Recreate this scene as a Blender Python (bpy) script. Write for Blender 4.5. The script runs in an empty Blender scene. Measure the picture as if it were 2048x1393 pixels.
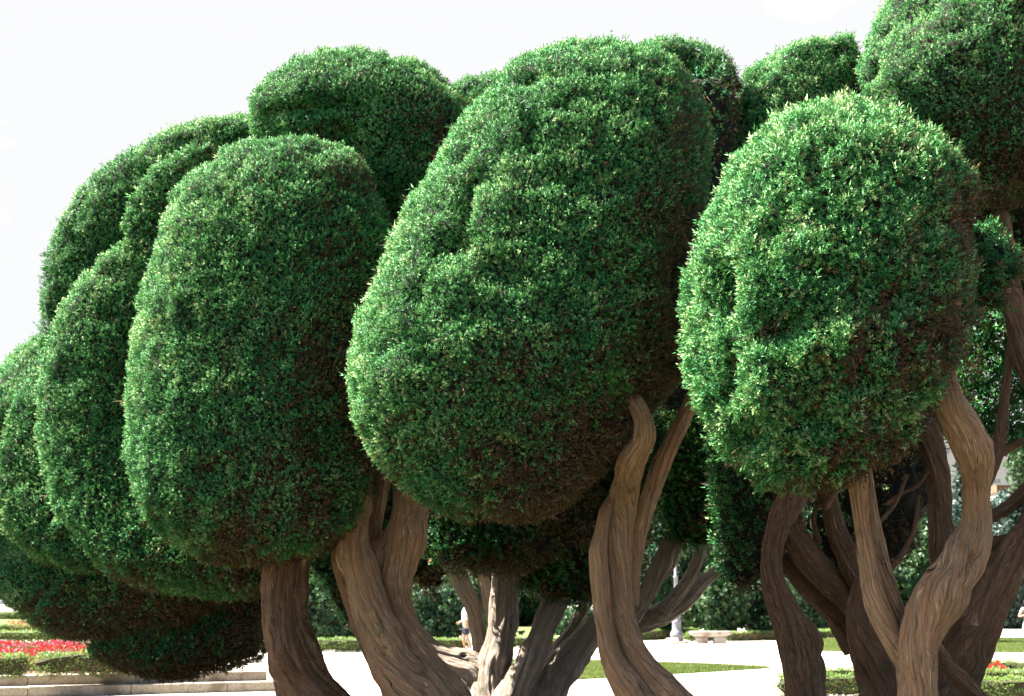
import bpy, bmesh, math, random
import numpy as np
from mathutils import Vector, Matrix
random.seed(7)
C = bpy.context.scene
COL = C.collection
R = math.radians

# ------------------------------------------------------------------ camera
F = 2844.0
TILT = math.atan((1207 - 696.5) / F)
CAMZ = 1.6
cd = bpy.data.cameras.new('camera')
cam = bpy.data.objects.new('camera', cd)
COL.objects.link(cam)
cam.location = (0, 0, CAMZ)
cam.rotation_euler = (math.pi / 2 + TILT, 0, 0)
cd.sensor_width = 36
cd.lens = 50
cd.clip_end = 3000
cd.dof.use_dof = True
cd.dof.focus_distance = 13.0
cd.dof.aperture_fstop = 3.2
C.camera = cam
ct, st = math.cos(TILT), math.sin(TILT)


def P(px, py, Y):
    """world point at depth Y seen at photograph position px, py"""
    dx = (px - 1024) / F
    dz = (696.5 - py) / F
    dy, dzz = ct - st * dz, st + ct * dz
    k = Y / dy
    return np.array([dx * k, Y, CAMZ + dzz * k])


def PG(px, py, z=0.0):
    dx = (px - 1024) / F
    dz = (696.5 - py) / F
    dy, dzz = ct - st * dz, st + ct * dz
    k = (z - CAMZ) / dzz
    return np.array([dx * k, dy * k, z])


# ------------------------------------------------------------------ noise
_rs = np.random.RandomState(3)
_T = _rs.rand(32, 32, 32).astype(np.float32)


_RA = np.array([[.36, .48, -.8], [-.8, .6, 0.], [.48, .64, .6]]).T
_RB = np.array([[.6, -.64, .48], [.0, .6, .8], [-.8, -.48, .36]]).T


def vn(p, s=1.0, o=0.0):
    return 0.78 * (vn0(p @ _RA, s, o) + vn0(p @ _RB, s * 1.13, o + 17.3))


def vn0(p, s=1.0, o=0.0):
    q = p * s + o + 100.0
    i = np.floor(q).astype(np.int64)
    f = q - i
    f = f * f * (3 - 2 * f)
    i0 = i & 31
    i1 = (i + 1) & 31
    x0, y0, z0 = i0[..., 0], i0[..., 1], i0[..., 2]
    x1, y1, z1 = i1[..., 0], i1[..., 1], i1[..., 2]
    fx, fy, fz = f[..., 0], f[..., 1], f[..., 2]
    a = _T[x0, y0, z0] * (1 - fx) + _T[x1, y0, z0] * fx
    b = _T[x0, y1, z0] * (1 - fx) + _T[x1, y1, z0] * fx
    c = _T[x0, y0, z1] * (1 - fx) + _T[x1, y0, z1] * fx
    d = _T[x0, y1, z1] * (1 - fx) + _T[x1, y1, z1] * fx
    return ((a * (1 - fy) + b * fy) * (1 - fz) + (c * (1 - fy) + d * fy) * fz) * 2 - 1


# ------------------------------------------------------------------ materials
def newmat(name):
    m = bpy.data.materials.new(name)
    m.use_nodes = True
    nt = m.node_tree
    nt.nodes.clear()
    return m, nt, nt.nodes, nt.links


def ramp(nd, stops, interp='LINEAR'):
    r = nd.new('ShaderNodeValToRGB')
    r.color_ramp.interpolation = interp
    e = r.color_ramp.elements
    while len(e) > 1:
        e.remove(e[-1])
    e[0].position = stops[0][0]
    e[0].color = (*stops[0][1], 1)
    for p, c in stops[1:]:
        k = e.new(p)
        k.color = (*c, 1)
    return r


def leaf_mat(name, stops, trans=0.25, rough=0.45, spec=0.35, tcol=(0.16, 0.24, 0.03)):
    m, nt, nd, ln = newmat(name)
    at = nd.new('ShaderNodeAttribute')
    at.attribute_name = 'tint'
    r = ramp(nd, stops)
    ln.new(at.outputs['Fac'], r.inputs[0])
    b = nd.new('ShaderNodeBsdfPrincipled')
    ln.new(r.outputs[0], b.inputs['Base Color'])
    b.inputs['Roughness'].default_value = rough
    b.inputs['Specular IOR Level'].default_value = spec
    an = nd.new('ShaderNodeAttribute')
    an.attribute_name = 'spray'
    ge = nd.new('ShaderNodeNewGeometry')
    va = nd.new('ShaderNodeVectorMath')
    va.operation = 'SCALE'
    va.inputs['Scale'].default_value = 1.35
    ln.new(an.outputs['Vector'], va.inputs[0])
    vb = nd.new('ShaderNodeVectorMath')
    vb.operation = 'ADD'
    ln.new(va.outputs[0], vb.inputs[0])
    ln.new(ge.outputs['Normal'], vb.inputs[1])
    vc = nd.new('ShaderNodeVectorMath')
    vc.operation = 'NORMALIZE'
    ln.new(vb.outputs[0], vc.inputs[0])
    ln.new(vc.outputs[0], b.inputs['Normal'])
    t = nd.new('ShaderNodeBsdfTranslucent')
    mx = nd.new('ShaderNodeMix')
    mx.data_type = 'RGBA'
    mx.inputs[0].default_value = 0.5
    ln.new(r.outputs[0], mx.inputs[6])
    mx.inputs[7].default_value = (*tcol, 1)
    ln.new(mx.outputs[2], t.inputs[0])
    ms = nd.new('ShaderNodeMixShader')
    ms.inputs[0].default_value = trans
    ln.new(b.outputs[0], ms.inputs[1])
    ln.new(t.outputs[0], ms.inputs[2])
    o = nd.new('ShaderNodeOutputMaterial')
    ln.new(ms.outputs[0], o.inputs[0])
    return m


def plain_mat(name, c1, c2, scale=8.0, rough=0.8, bump=0.0, detail=6, spec=0.3, obj=True, c3=None, s3=1.0):
    m, nt, nd, ln = newmat(name)
    tc = nd.new('ShaderNodeTexCoord')
    n = nd.new('ShaderNodeTexNoise')
    n.inputs['Scale'].default_value = scale
    n.inputs['Detail'].default_value = detail
    ln.new(tc.outputs['Object'], n.inputs['Vector'])
    r = ramp(nd, [(0.3, c1), (0.7, c2)])
    ln.new(n.outputs[0], r.inputs[0])
    b = nd.new('ShaderNodeBsdfPrincipled')
    col = r.outputs[0]
    if c3:
        n3 = nd.new('ShaderNodeTexNoise')
        n3.inputs['Scale'].default_value = s3
        ln.new(tc.outputs['Object'], n3.inputs['Vector'])
        r3 = ramp(nd, [(0.5, (0, 0, 0)), (0.68, (1, 1, 1))])
        ln.new(n3.outputs[0], r3.inputs[0])
        mx = nd.new('ShaderNodeMix')
        mx.data_type = 'RGBA'
        ln.new(r3.outputs[0], mx.inputs[0])
        ln.new(col, mx.inputs[6])
        mx.inputs[7].default_value = (*c3, 1)
        col = mx.outputs[2]
    ln.new(col, b.inputs['Base Color'])
    b.inputs['Roughness'].default_value = rough
    b.inputs['Specular IOR Level'].default_value = spec
    if bump:
        bp = nd.new('ShaderNodeBump')
        bp.inputs['Strength'].default_value = bump
        bp.inputs['Distance'].default_value = 0.02
        ln.new(n.outputs[0], bp.inputs['Height'])
        ln.new(bp.outputs[0], b.inputs['Normal'])
    o = nd.new('ShaderNodeOutputMaterial')
    ln.new(b.outputs[0], o.inputs[0])
    return m


def bark_mat(name, dark, mid, light, red, moss, mossamt=0.5):
    m, nt, nd, ln = newmat(name)
    at = nd.new('ShaderNodeAttribute')
    at.attribute_name = 'fibre'
    tc = nd.new('ShaderNodeTexCoord')
    # long fibres
    n1 = nd.new('ShaderNodeTexNoise')
    n1.inputs['Scale'].default_value = 80
    n1.inputs['Detail'].default_value = 7
    n1.inputs['Roughness'].default_value = 0.65
    n1.inputs['Distortion'].default_value = 0.8
    ln.new(at.outputs['Vector'], n1.inputs['Vector'])
    n2 = nd.new('ShaderNodeTexNoise')
    n2.inputs['Scale'].default_value = 13
    n2.inputs['Detail'].default_value = 3
    ln.new(at.outputs['Vector'], n2.inputs['Vector'])
    r1 = ramp(nd, [(0.37, dark), (0.46, mid), (0.54, mid), (0.68, light)])
    ln.new(n1.outputs[0], r1.inputs[0])
    r2 = ramp(nd, [(0.42, (0, 0, 0)), (0.62, (1, 1, 1))])
    ln.new(n2.outputs[0], r2.inputs[0])
    mx = nd.new('ShaderNodeMix')
    mx.data_type = 'RGBA'
    mx.blend_type = 'MIX'
    mm = nd.new('ShaderNodeMath')
    mm.operation = 'MULTIPLY'
    mm.inputs[1].default_value = 0.55
    ln.new(r2.outputs[0], mm.inputs[0])
    ln.new(mm.outputs[0], mx.inputs[0])
    ln.new(r1.outputs[0], mx.inputs[6])
    mx.inputs[7].default_value = (*red, 1)
    n3 = nd.new('ShaderNodeTexNoise')
    n3.inputs['Scale'].default_value = 3.2
    n3.inputs['Detail'].default_value = 8
    n3.inputs['Roughness'].default_value = 0.7
    ln.new(tc.outputs['Object'], n3.inputs['Vector'])
    r3 = ramp(nd, [(0.52, (0, 0, 0)), (0.66, (1, 1, 1))])
    ln.new(n3.outputs[0], r3.inputs[0])
    m3 = nd.new('ShaderNodeMath')
    m3.operation = 'MULTIPLY'
    m3.inputs[1].default_value = mossamt
    ln.new(r3.outputs[0], m3.inputs[0])
    mx2 = nd.new('ShaderNodeMix')
    mx2.data_type = 'RGBA'
    ln.new(m3.outputs[0], mx2.inputs[0])
    ln.new(mx.outputs[2], mx2.inputs[6])
    mx2.inputs[7].default_value = (*moss, 1)
    b = nd.new('ShaderNodeBsdfPrincipled')
    ln.new(mx2.outputs[2], b.inputs['Base Color'])
    b.inputs['Roughness'].default_value = 0.8
    b.inputs['Specular IOR Level'].default_value = 0.25
    ad = nd.new('ShaderNodeMath')
    ad.operation = 'ADD'
    ln.new(n1.outputs[0], ad.inputs[0])
    ln.new(n2.outputs[0], ad.inputs[1])
    bp = nd.new('ShaderNodeBump')
    bp.inputs['Strength'].default_value = 1.0
    bp.inputs['Distance'].default_value = 0.05
    ln.new(ad.outputs[0], bp.inputs['Height'])
    ln.new(bp.outputs[0], b.inputs['Normal'])
    o = nd.new('ShaderNodeOutputMaterial')
    ln.new(b.outputs[0], o.inputs[0])
    return m


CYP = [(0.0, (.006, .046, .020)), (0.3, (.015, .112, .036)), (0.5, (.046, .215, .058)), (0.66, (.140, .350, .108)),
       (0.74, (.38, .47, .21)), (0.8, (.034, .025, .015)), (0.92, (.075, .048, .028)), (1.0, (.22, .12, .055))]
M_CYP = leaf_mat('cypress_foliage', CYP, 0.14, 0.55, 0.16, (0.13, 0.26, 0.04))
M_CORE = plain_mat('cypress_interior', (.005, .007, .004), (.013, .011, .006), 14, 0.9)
M_TWIG = plain_mat('dead_twig', (.06, .04, .025), (.15, .10, .065), 9, 0.85)
BL = [(0.0, (0.0043, 0.0198, 0.0108)), (0.4, (0.0108, 0.0432, 0.0180)), (0.66, (0.0270, 0.0720, 0.0252)), (0.76, (0.0612, 0.0936, 0.0324)), (1.0, (0.0504, 0.0360, 0.0180))]
M_BROAD = leaf_mat('glossy_evergreen_leaves', BL, 0.15, 0.5, 0.2, (0.1, 0.22, 0.04))
CON = [(0.0, (0.0042, 0.0189, 0.0151)), (0.5, (0.0092, 0.0357, 0.0260)), (0.7, (0.0210, 0.0588, 0.0378)), (1.0, (0.0294, 0.0252, 0.0147))]
M_CON = leaf_mat('conifer_foliage', CON, 0.1, 0.5, 0.4, (0.05, 0.14, 0.06))  # leaf colour shifted to blue in place of distance haze
BOX = [(0.0, (0.0377, 0.0990, 0.0170)), (0.4, (0.0802, 0.1649, 0.0264)), (0.7, (0.1508, 0.2451, 0.0423)), (0.8, (0.1508, 0.1037, 0.0423)), (1.0, (0.2262, 0.1319, 0.0565))]
M_BOX = leaf_mat('box_hedge_leaves', BOX, 0.25, 0.5, 0.35, (0.25, 0.36, 0.05))
M_BOXC = plain_mat('hedge_interior', (.018, .024, .010), (.05, .04, .02), 9, 0.9)
FL = [(0.0, (0.0600, 0.1200, 0.0240)), (0.18, (0.0840, 0.1440, 0.0360)), (0.2, (0.3720, 0.0090, 0.0120)), (0.45, (0.4320, 0.0180, 0.0120)), (0.5, (0.3720, 0.0240, 0.0960)),
      (0.75, (0.4200, 0.0540, 0.1800)), (0.8, (0.4500, 0.0720, 0.0120)), (0.9, (0.4500, 0.3300, 0.3300)), (1.0, (0.4680, 0.4200, 0.4080))]
M_FLOW = leaf_mat('begonia_petals', FL, 0.25, 0.55, 0.25, (0.4, 0.05, 0.05))
GR = [(0.0, (0.0330, 0.0627, 0.0132)), (0.5, (0.0726, 0.1056, 0.0231)), (1.0, (0.1254, 0.1452, 0.0429))]
M_BLADE = leaf_mat('grass_blades', GR, 0.3, 0.5, 0.3, (0.3, 0.4, 0.06))
M_BARK = bark_mat('shaded_reddish_bark', (.028, .016, .009), (.165, .100, .054), (.46, .32, .19), (.22, .105, .050), (.075, .072, .036), 0.6)  # reddish bark, darkened to paint in canopy shade on the rear trunks
M_BARKT = bark_mat('bounce_lit_tan_bark', (.046, .027, .015), (.37, .240, .135), (.76, .57, .36), (.43, .22, .105), (.15, .135, .07), 0.5)  # tan bark, brightened in colour to stand in for ground bounce light
M_BARKG = bark_mat('weathered_bark', (.055, .045, .038), (.29, .245, .20), (.62, .56, .47), (.28, .20, .145), (.16, .16, .10), 0.5)
M_GROUND = plain_mat('pale_sand_paving', (0.3500, 0.3250, 0.2700), (0.4000, 0.3750, 0.3200), 2.2, 0.9, 0.15, 10)
M_LINE = plain_mat('ground_line', (0.1950, 0.1875, 0.1650), (0.2700, 0.2550, 0.2250), 6, 0.9)
M_LAWN = plain_mat('lawn', (0.0528, 0.0825, 0.0198), (0.0858, 0.1122, 0.0297), 3, 0.9, 0.3, 10, c3=(0.0858, 0.0924, 0.0330), s3=0.6)
M_SOIL = plain_mat('reddish_soil', (0.0600, 0.0300, 0.0192), (0.1140, 0.0600, 0.0390), 7, 0.95, 0.5)
M_SHADE = plain_mat('bounce_damping_soil', (0.0350, 0.0245, 0.0154), (0.0770, 0.0595, 0.0350), 4, 0.95, 0.4, 8, c3=(0.0490, 0.0700, 0.0210), s3=.9)
M_STONE = plain_mat('granite_kerb', (0.1890, 0.1540, 0.1190), (0.3220, 0.2800, 0.2240), 22, 0.85, 0.3, 10, c3=(0.1400, 0.1120, 0.0840), s3=2.2)
M_BENCH = plain_mat('pale_bench_stone', (0.2520, 0.2220, 0.1920), (0.3600, 0.3300, 0.2880), 9, 0.8, 0.2, 8, c3=(0.2040, 0.1440, 0.1140), s3=2.5)
M_IRON = plain_mat('grey_painted_iron', (0.1190, 0.1190, 0.1400), (0.1820, 0.1820, 0.2030), 14, 0.55, 0.2)
M_GLASS = plain_mat('lantern_glass', (.6, .6, .56), (.7, .7, .66), 4, 0.2)
M_WALL = plain_mat('pale_facade', (0.2750, 0.2750, 0.2695), (0.3300, 0.3245, 0.3135), 0.2, 0.85)
M_WIN = plain_mat('window_glass', (.10, .12, .14), (.18, .20, .22), 0.5, 0.3)
M_ROOF = plain_mat('terracotta_roof', (0.1320, 0.0560, 0.0320), (0.1800, 0.0880, 0.0520), 0.8, 0.8)
M_SKIN = plain_mat('skin', (0.3000, 0.1680, 0.1140), (0.3360, 0.1980, 0.1380), 12, 0.55)
M_WHITE = plain_mat('white_cotton', (0.4320, 0.4320, 0.4440), (0.4800, 0.4800, 0.4860), 20, 0.85, 0.2)
M_NAVY = plain_mat('navy_cloth', (.012, .013, .030), (.022, .022, .045), 20, 0.8)
M_HAIR = plain_mat('dark_hair', (.025, .016, .010), (.05, .032, .02), 40, 0.6)
M_HAIR2 = plain_mat('brown_hair', (.06, .035, .02), (.11, .07, .04), 40, 0.6)
M_PINK = plain_mat('pale_pink_top', (0.3000, 0.2300, 0.2200), (0.3500, 0.2800, 0.2600), 20, 0.85)
M_METALW = plain_mat('white_painted_metal', (0.3300, 0.3400, 0.3500), (0.3900, 0.3900, 0.3900), 8, 0.5)


# ------------------------------------------------------------------ helpers
def link(o, parent=None):
    COL.objects.link(o)
    if parent is not None:
        o.parent = parent
        o.matrix_parent_inverse = Matrix.Translation(-Vector(parent.location))
    return o


def tag(o, label=None, cat=None, group=None, kind=None):
    if label: o['label'] = label
    if cat: o['category'] = cat
    if group: o['group'] = group
    if kind: o['kind'] = kind
    return o


def thing(name, label, cat, loc=(0, 0, 0), group=None):
    o = bpy.data.objects.new(name, None)
    o.empty_display_size = 0.2
    COL.objects.link(o)
    o.location = [float(v) for v in loc]
    return tag(o, label, cat, group)


def mesh_np(name, V, faces_list, mats, parent=None, attrs=None, fattr=None):
    """faces_list: [(array(n,k), material index, tint array or None, smooth)]"""
    me = bpy.data.meshes.new(name)
    V = np.ascontiguousarray(V, dtype=np.float32)
    me.vertices.add(len(V))
    me.vertices.foreach_set('co', V.ravel())
    nl = sum(f[0].size for f in faces_list)
    nf = sum(len(f[0]) for f in faces_list)
    me.loops.add(nl)
    me.polygons.add(nf)
    me.loops.foreach_set('vertex_index', np.concatenate([f[0].ravel() for f in faces_list]).astype(np.int32))
    tot = np.concatenate([np.full(len(f[0]), f[0].shape[1]) for f in faces_list])
    start = np.concatenate([[0], np.cumsum(tot)[:-1]])
    me.polygons.foreach_set('loop_start', start.astype(np.int32))
    me.polygons.foreach_set('material_index', np.concatenate([np.full(len(f[0]), f[1]) for f in faces_list]).astype(np.int32))
    me.polygons.foreach_set('use_smooth', np.concatenate([np.full(len(f[0]), bool(f[3])) for f in faces_list]))
    if any(f[2] is not None for f in faces_list):
        a = me.attributes.new('tint', 'FLOAT', 'FACE')
        a.data.foreach_set('value', np.concatenate(
            [np.zeros(len(f[0])) if f[2] is None else f[2] for f in faces_list]).astype(np.float32))
    if fattr is not None:
        a = me.attributes.new('spray', 'FLOAT_VECTOR', 'FACE')
        full = np.zeros((nf, 3), np.float32)
        full[:len(fattr)] = fattr
        a.data.foreach_set('vector', full.ravel())
    if attrs:
        for k, v in attrs.items():
            a = me.attributes.new(k, 'FLOAT_VECTOR', 'POINT')
            a.data.foreach_set('vector', v.astype(np.float32).ravel())
    for m in mats:
        me.materials.append(m)
    me.update(calc_edges=True)
    me.validate(clean_customdata=False)
    o = bpy.data.objects.new(name, me)
    return link(o, parent)


def unit(v):
    return v / np.maximum(np.linalg.norm(v, axis=-1, keepdims=True), 1e-9)


def gauss(a, s):
    n = int(s * 3)
    k = np.exp(-0.5 * (np.arange(-n, n + 1) / s) ** 2)
    k /= k.sum()
    pad = np.concatenate([2 * a[0] - a[1:n + 1][::-1], a, 2 * a[-1] - a[-n - 1:-1][::-1]])
    return np.convolve(pad, k, 'valid')


def ring_faces(nv, nu, closed=True):
    i = np.arange(nv - 1)[:, None]
    j = np.arange(nu if closed else nu - 1)[None, :]
    a = i * nu + j
    b = i * nu + (j + 1) % nu
    return np.stack([a, b, b + nu, a + nu], -1).reshape(-1, 4)


def grid_normals(G, closed=True):
    if closed:
        du = np.roll(G, -1, 1) - np.roll(G, 1, 1)
    else:
        du = np.gradient(G, axis=1)
    dv = np.gradient(G, axis=0)
    n = np.cross(du, dv)
    return unit(n)


def sprigs(rs, pos, nrm, L, K, w, up=0.35, spread=0.55, flat=0.0):
    """feathery sprigs of K pointed leaflets each -> verts (N*K*3,3)"""
    N = len(pos)
    d = unit(nrm * 0.8 + np.array([0, 0, up]) + rs.normal(0, spread, (N, 3)))
    a = unit(np.cross(d, rs.normal(0, 1, (N, 3))))
    b = np.cross(d, a)
    k = np.arange(K)
    t = (k / K)[None, :, None]
    ph = (k * 2.4)[None, :] + rs.rand(N, 1) * 6.28
    side = np.cos(ph)[..., None] * a[:, None] + np.sin(ph)[..., None] * b[:, None]
    Ls = L[:, None, None]
    base = pos[:, None] + d[:, None] * (Ls * t * 0.8)
    ld = unit(d[:, None] * (0.55 + t * 0.7) + side * (1.05 - t * 0.6) + rs.normal(0, .18, (N, K, 3)))
    ll = Ls * (0.52 - 0.12 * t) * (0.8 + 0.4 * rs.rand(N, K, 1))
    wd = unit(np.cross(ld, side + rs.normal(0, .5, (N, K, 3)))) * (w[:, None, None] * 0.5)
    tip = base + ld * ll
    mid = base + ld * ll * 0.25
    return np.stack([mid - wd, mid + wd, tip], 2).reshape(-1, 3)


def scatter(rs, G, N, area_w, dens):
    """sample cells of grid G (nv,nu,3), return pos, normals, cell weights idx"""
    nv, nu = G.shape[:2]
    A = G[:-1]
    B = np.roll(G, -1, 1)[:-1]
    Cc = G[1:]
    cr = np.linalg.norm(np.cross(B - A, Cc - A), axis=-1)
    wgt = (cr * area_w[:-1]).ravel()
    n = int(wgt.sum() * dens)
    cum = np.cumsum(wgt)
    idx = np.searchsorted(cum, rs.rand(n) * cum[-1])
    idx = np.clip(idx, 0, len(wgt) - 1)
    i, j = idx // nu, idx % nu
    u, v = rs.rand(n, 1), rs.rand(n, 1)
    j1 = (j + 1) % nu
    p = (G[i, j] * (1 - u) + G[i, j1] * u) * (1 - v) + (G[i + 1, j] * (1 - u) + G[i + 1, j1] * u) * v
    return p, N[i, j], i, j


CAM = np.array([0, 0, CAMZ])


def twig_mesh(rs, starts, dirs, length, rad):
    """short curved forking twigs -> verts, quads"""
    V, Q = [], []
    o = 0
    n = len(starts)
    for rep in range(2):
        S = 6
        L = length * (1 if rep == 0 else 0.55) * (0.5 + rs.rand(n))
        p = starts.copy() if rep == 0 else forkp.copy()
        d = dirs.copy() if rep == 0 else unit(forkd + rs.normal(0, .6, (n, 3)))
        rings = []
        for s in range(S):
            a = unit(np.cross(d, np.array([.3, .5, .81])))
            b = np.cross(d, a)
            r = (rad * (1 - s / S * 0.75) * (1 if rep == 0 else .6))[:, None] if np.ndim(rad) else rad * (1 - s / S * .75) * (1 if rep == 0 else .6)
            rings.append(np.stack([p + r * (math.cos(t) * a + math.sin(t) * b) for t in (0, 2.09, 4.19)], 1))
            if rep == 0 and s == 2:
                forkp, forkd = p.copy(), d.copy()
            p = p + d * (L / S)[:, None]
            d = unit(d + rs.normal(0, .28, (n, 3)))
        A = np.stack(rings, 1)  # n,S,3,3
        V.append(A.reshape(-1, 3))
        q = ring_faces(S, 3)
        q = (q[None] + (np.arange(n) * S * 3)[:, None, None]).reshape(-1, 4) + o
        o += n * S * 3
        Q.append(q)
    return np.concatenate(V), np.concatenate(Q)


def loft(rows, Y, rd, nv=320, nu=340, sm=6.5, expo=2.25, lean=0.0):
    rows = sorted(rows)
    y0, a0, b0 = rows[0]
    y1, a1, b1 = rows[-1]
    rr = [(y0 - 2, (a0 + b0) / 2, (a0 + b0) / 2)] + list(rows) + [(y1 + 2, (a1 + b1) / 2, (a1 + b1) / 2)]
    rr = np.array(rr, float)
    L = np.cumsum(np.r_[0, np.hypot(np.diff(rr[:, 0]), (np.abs(np.diff(rr[:, 1])) + np.abs(np.diff(rr[:, 2]))) / 2)])
    s = np.linspace(0, L[-1], nv)
    yy, xl, xr = (np.interp(s, L, rr[:, k]) for k in range(3))
    yy, xl, xr = gauss(yy, sm), gauss(xl, sm), gauss(xr, sm)
    mx = (xl + xr) / 2
    hw = np.maximum((xr - xl) / 2, 0.5)
    th = np.linspace(0, 2 * math.pi, nu, endpoint=False)
    e = 2.0 / expo
    cx = np.sign(np.cos(th)) * np.abs(np.cos(th)) ** e
    cy = np.sign(np.sin(th)) * np.abs(np.sin(th)) ** e
    ctr = np.array([P(m, y, Y) for m, y in zip(mx, yy)])
    edge = np.array([P(m + h, y, Y) for m, h, y in zip(mx, hw, yy)])
    a = (edge - ctr)[:, 0]
    G = np.zeros((nv, nu, 3))
    G[..., 0] = ctr[:, 0, None] + a[:, None] * cx
    G[..., 1] = ctr[:, 1, None] + a[:, None] * rd * cy + lean * (ctr[:, 2, None] - ctr[:, 2].mean())
    G[..., 2] = ctr[:, 2, None]
    return G


def foliage(name, parent, G, seed=0, dens=2250, L=0.048, w=0.0112, K=8, lump=(0.05, 1.4, 0.035, 5.0), inset=0.05,
            core=0.075, mat=None, coremat=None, dents=(), brown=0.25, tbias=0.49, tvar=0.15, tuft=0.0, twigs=0, up=0.35, spread=0.42,
            spikes=0.03, pitk=5, fine=0.018, has_core=True, backdens=0.35, bumpdir=True):
    rs = np.random.RandomState(seed + 11)
    N = grid_normals(G)
    if (N[G.shape[0] // 2] * (G[G.shape[0] // 2] - G[G.shape[0] // 2].mean(0))).sum() < 0:
        N = -N
    a1, s1, a2, s2 = lump
    off = seed * 3.7
    disp = a1 * vn(G, s1, off) + a2 * vn(G, s2, off + 9) + a2 * 0.75 * vn(G, s2 * 2.1, off + 5) - inset
    if tuft:
        S_ = G * np.array([1, 1, .45])
        zz = np.clip(1.25 - (G[..., 2] - G[..., 2].min()) / np.ptp(G[..., 2]) * 1.5, 0, 1)
        tv = vn(S_, 4.2, off + 77)
        disp = disp + tuft * zz * (np.clip(tv, -.45, .45) * 2.2) - tuft * 1.4 * zz * np.clip(vn(S_, 3.1, off + 87) - .3, 0, 1)
    # pits where clumps part
    pit = vn(G, s2 * 0.6, off + 21)
    zf = (G[..., 2] - G[..., 2].min()) / np.ptp(G[..., 2])
    disp = disp - np.clip(pit - 0.42, 0, 1) * a2 * pitk * (np.clip(1.3 - zf * 1.5, .12, 1) if tuft else 1.0)
    disp = disp + (.026 if tuft else fine) * vn(G, 11.0, off + 3) - 2.2 * (.026 if tuft else fine) * np.clip(vn(G, 8.0, off + 13) - .35, 0, 1)
    for (px, py, rx, ry, dep) in dents:
        # a hollow (or bulge) centred on the front face
        c = P(px, py, G[..., 1].mean())
        rX, rZ = rx / F * c[1], ry / F * c[1]
        q = ((G[..., 0] - c[0]) / rX) ** 2 + ((G[..., 2] - c[2]) / rZ) ** 2
        disp = disp - dep * np.exp(-q) * np.clip((-0.15 - N[..., 1]) / .3, 0, 1)
    G2 = G + N * disp[..., None]
    N2 = grid_normals(G2)
    N2 = np.where((N2 * N).sum(-1, keepdims=True) < 0, -N2, N2)
    N2 = unit(N2 + N * 0.5)
    view = unit(CAM - G)
    facing = (N * view).sum(-1)
    inframe = np.abs(G[..., 0] / np.maximum(G[..., 1], .1)) < 0.39
    aw = np.where(facing > -0.25, 1.0, backdens) * np.where(inframe, 1.0, 0.35)
    thin = np.clip(N[..., 0] - .02, 0, 1) * np.clip(1.5 - 1.3 * (G[..., 2] - G[..., 2].min()) / np.ptp(G[..., 2]), 0, 1)   # sparser right side: twiggy, and bares the dark core to deepen its shade
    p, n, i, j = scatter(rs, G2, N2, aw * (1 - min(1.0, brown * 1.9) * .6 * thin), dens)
    m = len(p)
    back = aw[i, j] < 0.99
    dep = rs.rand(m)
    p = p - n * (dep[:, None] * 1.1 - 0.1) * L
    Ls = L * (0.65 + 0.7 * rs.rand(m)) * np.where(back, 1.5, 1)
    sp = rs.rand(m) < spikes
    Ls = np.where(sp, Ls * 1.7, Ls)
    ws = w * (0.8 + 0.4 * rs.rand(m)) * np.where(back, 1.6, 1)
    V = sprigs(rs, p, n, Ls, K, ws, up, spread)
    # tint: per sprig, with drifting patches
    patch = vn(p, 1.1, off + 31) * 0.5 + vn(p, 4.5, off + 41) * 0.6 + vn(p, 10.0, off + 43) * 0.7
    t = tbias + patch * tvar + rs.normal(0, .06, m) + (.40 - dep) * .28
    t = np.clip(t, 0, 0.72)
    pale = rs.rand(m) < 0.008 + 0.04 * np.clip(vn(p, 3.0, off + 51), 0, 1)
    t = np.where(pale & (rs.rand(m) < .5), 0.70 + rs.rand(m) * .05, t)
    # dead brown sprays, weighted to the right and underside to paint in shade there
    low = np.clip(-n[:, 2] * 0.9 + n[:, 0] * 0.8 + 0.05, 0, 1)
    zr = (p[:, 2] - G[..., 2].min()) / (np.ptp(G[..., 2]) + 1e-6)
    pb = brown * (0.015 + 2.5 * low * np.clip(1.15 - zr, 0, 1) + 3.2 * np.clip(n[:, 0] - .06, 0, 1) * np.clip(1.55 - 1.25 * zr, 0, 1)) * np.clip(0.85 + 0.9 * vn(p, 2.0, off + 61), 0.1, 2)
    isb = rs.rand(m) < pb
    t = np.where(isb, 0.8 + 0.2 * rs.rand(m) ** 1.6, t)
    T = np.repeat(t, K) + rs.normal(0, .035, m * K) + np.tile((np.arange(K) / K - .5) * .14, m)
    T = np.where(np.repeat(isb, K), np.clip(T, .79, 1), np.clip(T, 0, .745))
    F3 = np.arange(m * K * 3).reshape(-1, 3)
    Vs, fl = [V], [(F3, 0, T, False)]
    o = len(V)
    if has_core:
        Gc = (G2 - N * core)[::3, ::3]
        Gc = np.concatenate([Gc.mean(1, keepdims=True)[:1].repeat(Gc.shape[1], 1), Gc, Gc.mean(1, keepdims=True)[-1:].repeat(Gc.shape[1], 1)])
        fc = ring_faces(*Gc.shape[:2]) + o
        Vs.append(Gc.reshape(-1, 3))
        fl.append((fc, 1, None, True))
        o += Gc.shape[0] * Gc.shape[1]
    if twigs:
        tp, tn, ti, tj = scatter(rs, G2, N2, aw * (0.15 + np.clip(-N[..., 2] + N[..., 0] * .5 + .2, 0, 1)), 40)
        k = min(twigs, len(tp))
        tp, tn = tp[:k], tn[:k]
        td = unit(rs.normal(0, 1, (k, 3)) + tn * 0.15)
        TV, TQ = twig_mesh(rs, tp - tn * 0.03, td, 0.22, 0.0042)
        Vs.append(TV)
        fl.append((TQ + o, 2, None, False))
    return mesh_np(name, np.concatenate(Vs), fl, [mat or M_CYP, coremat or M_CORE, M_TWIG], parent, None, np.repeat(unit(n + rs.normal(0, .34, n.shape)), K, 0))


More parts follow.
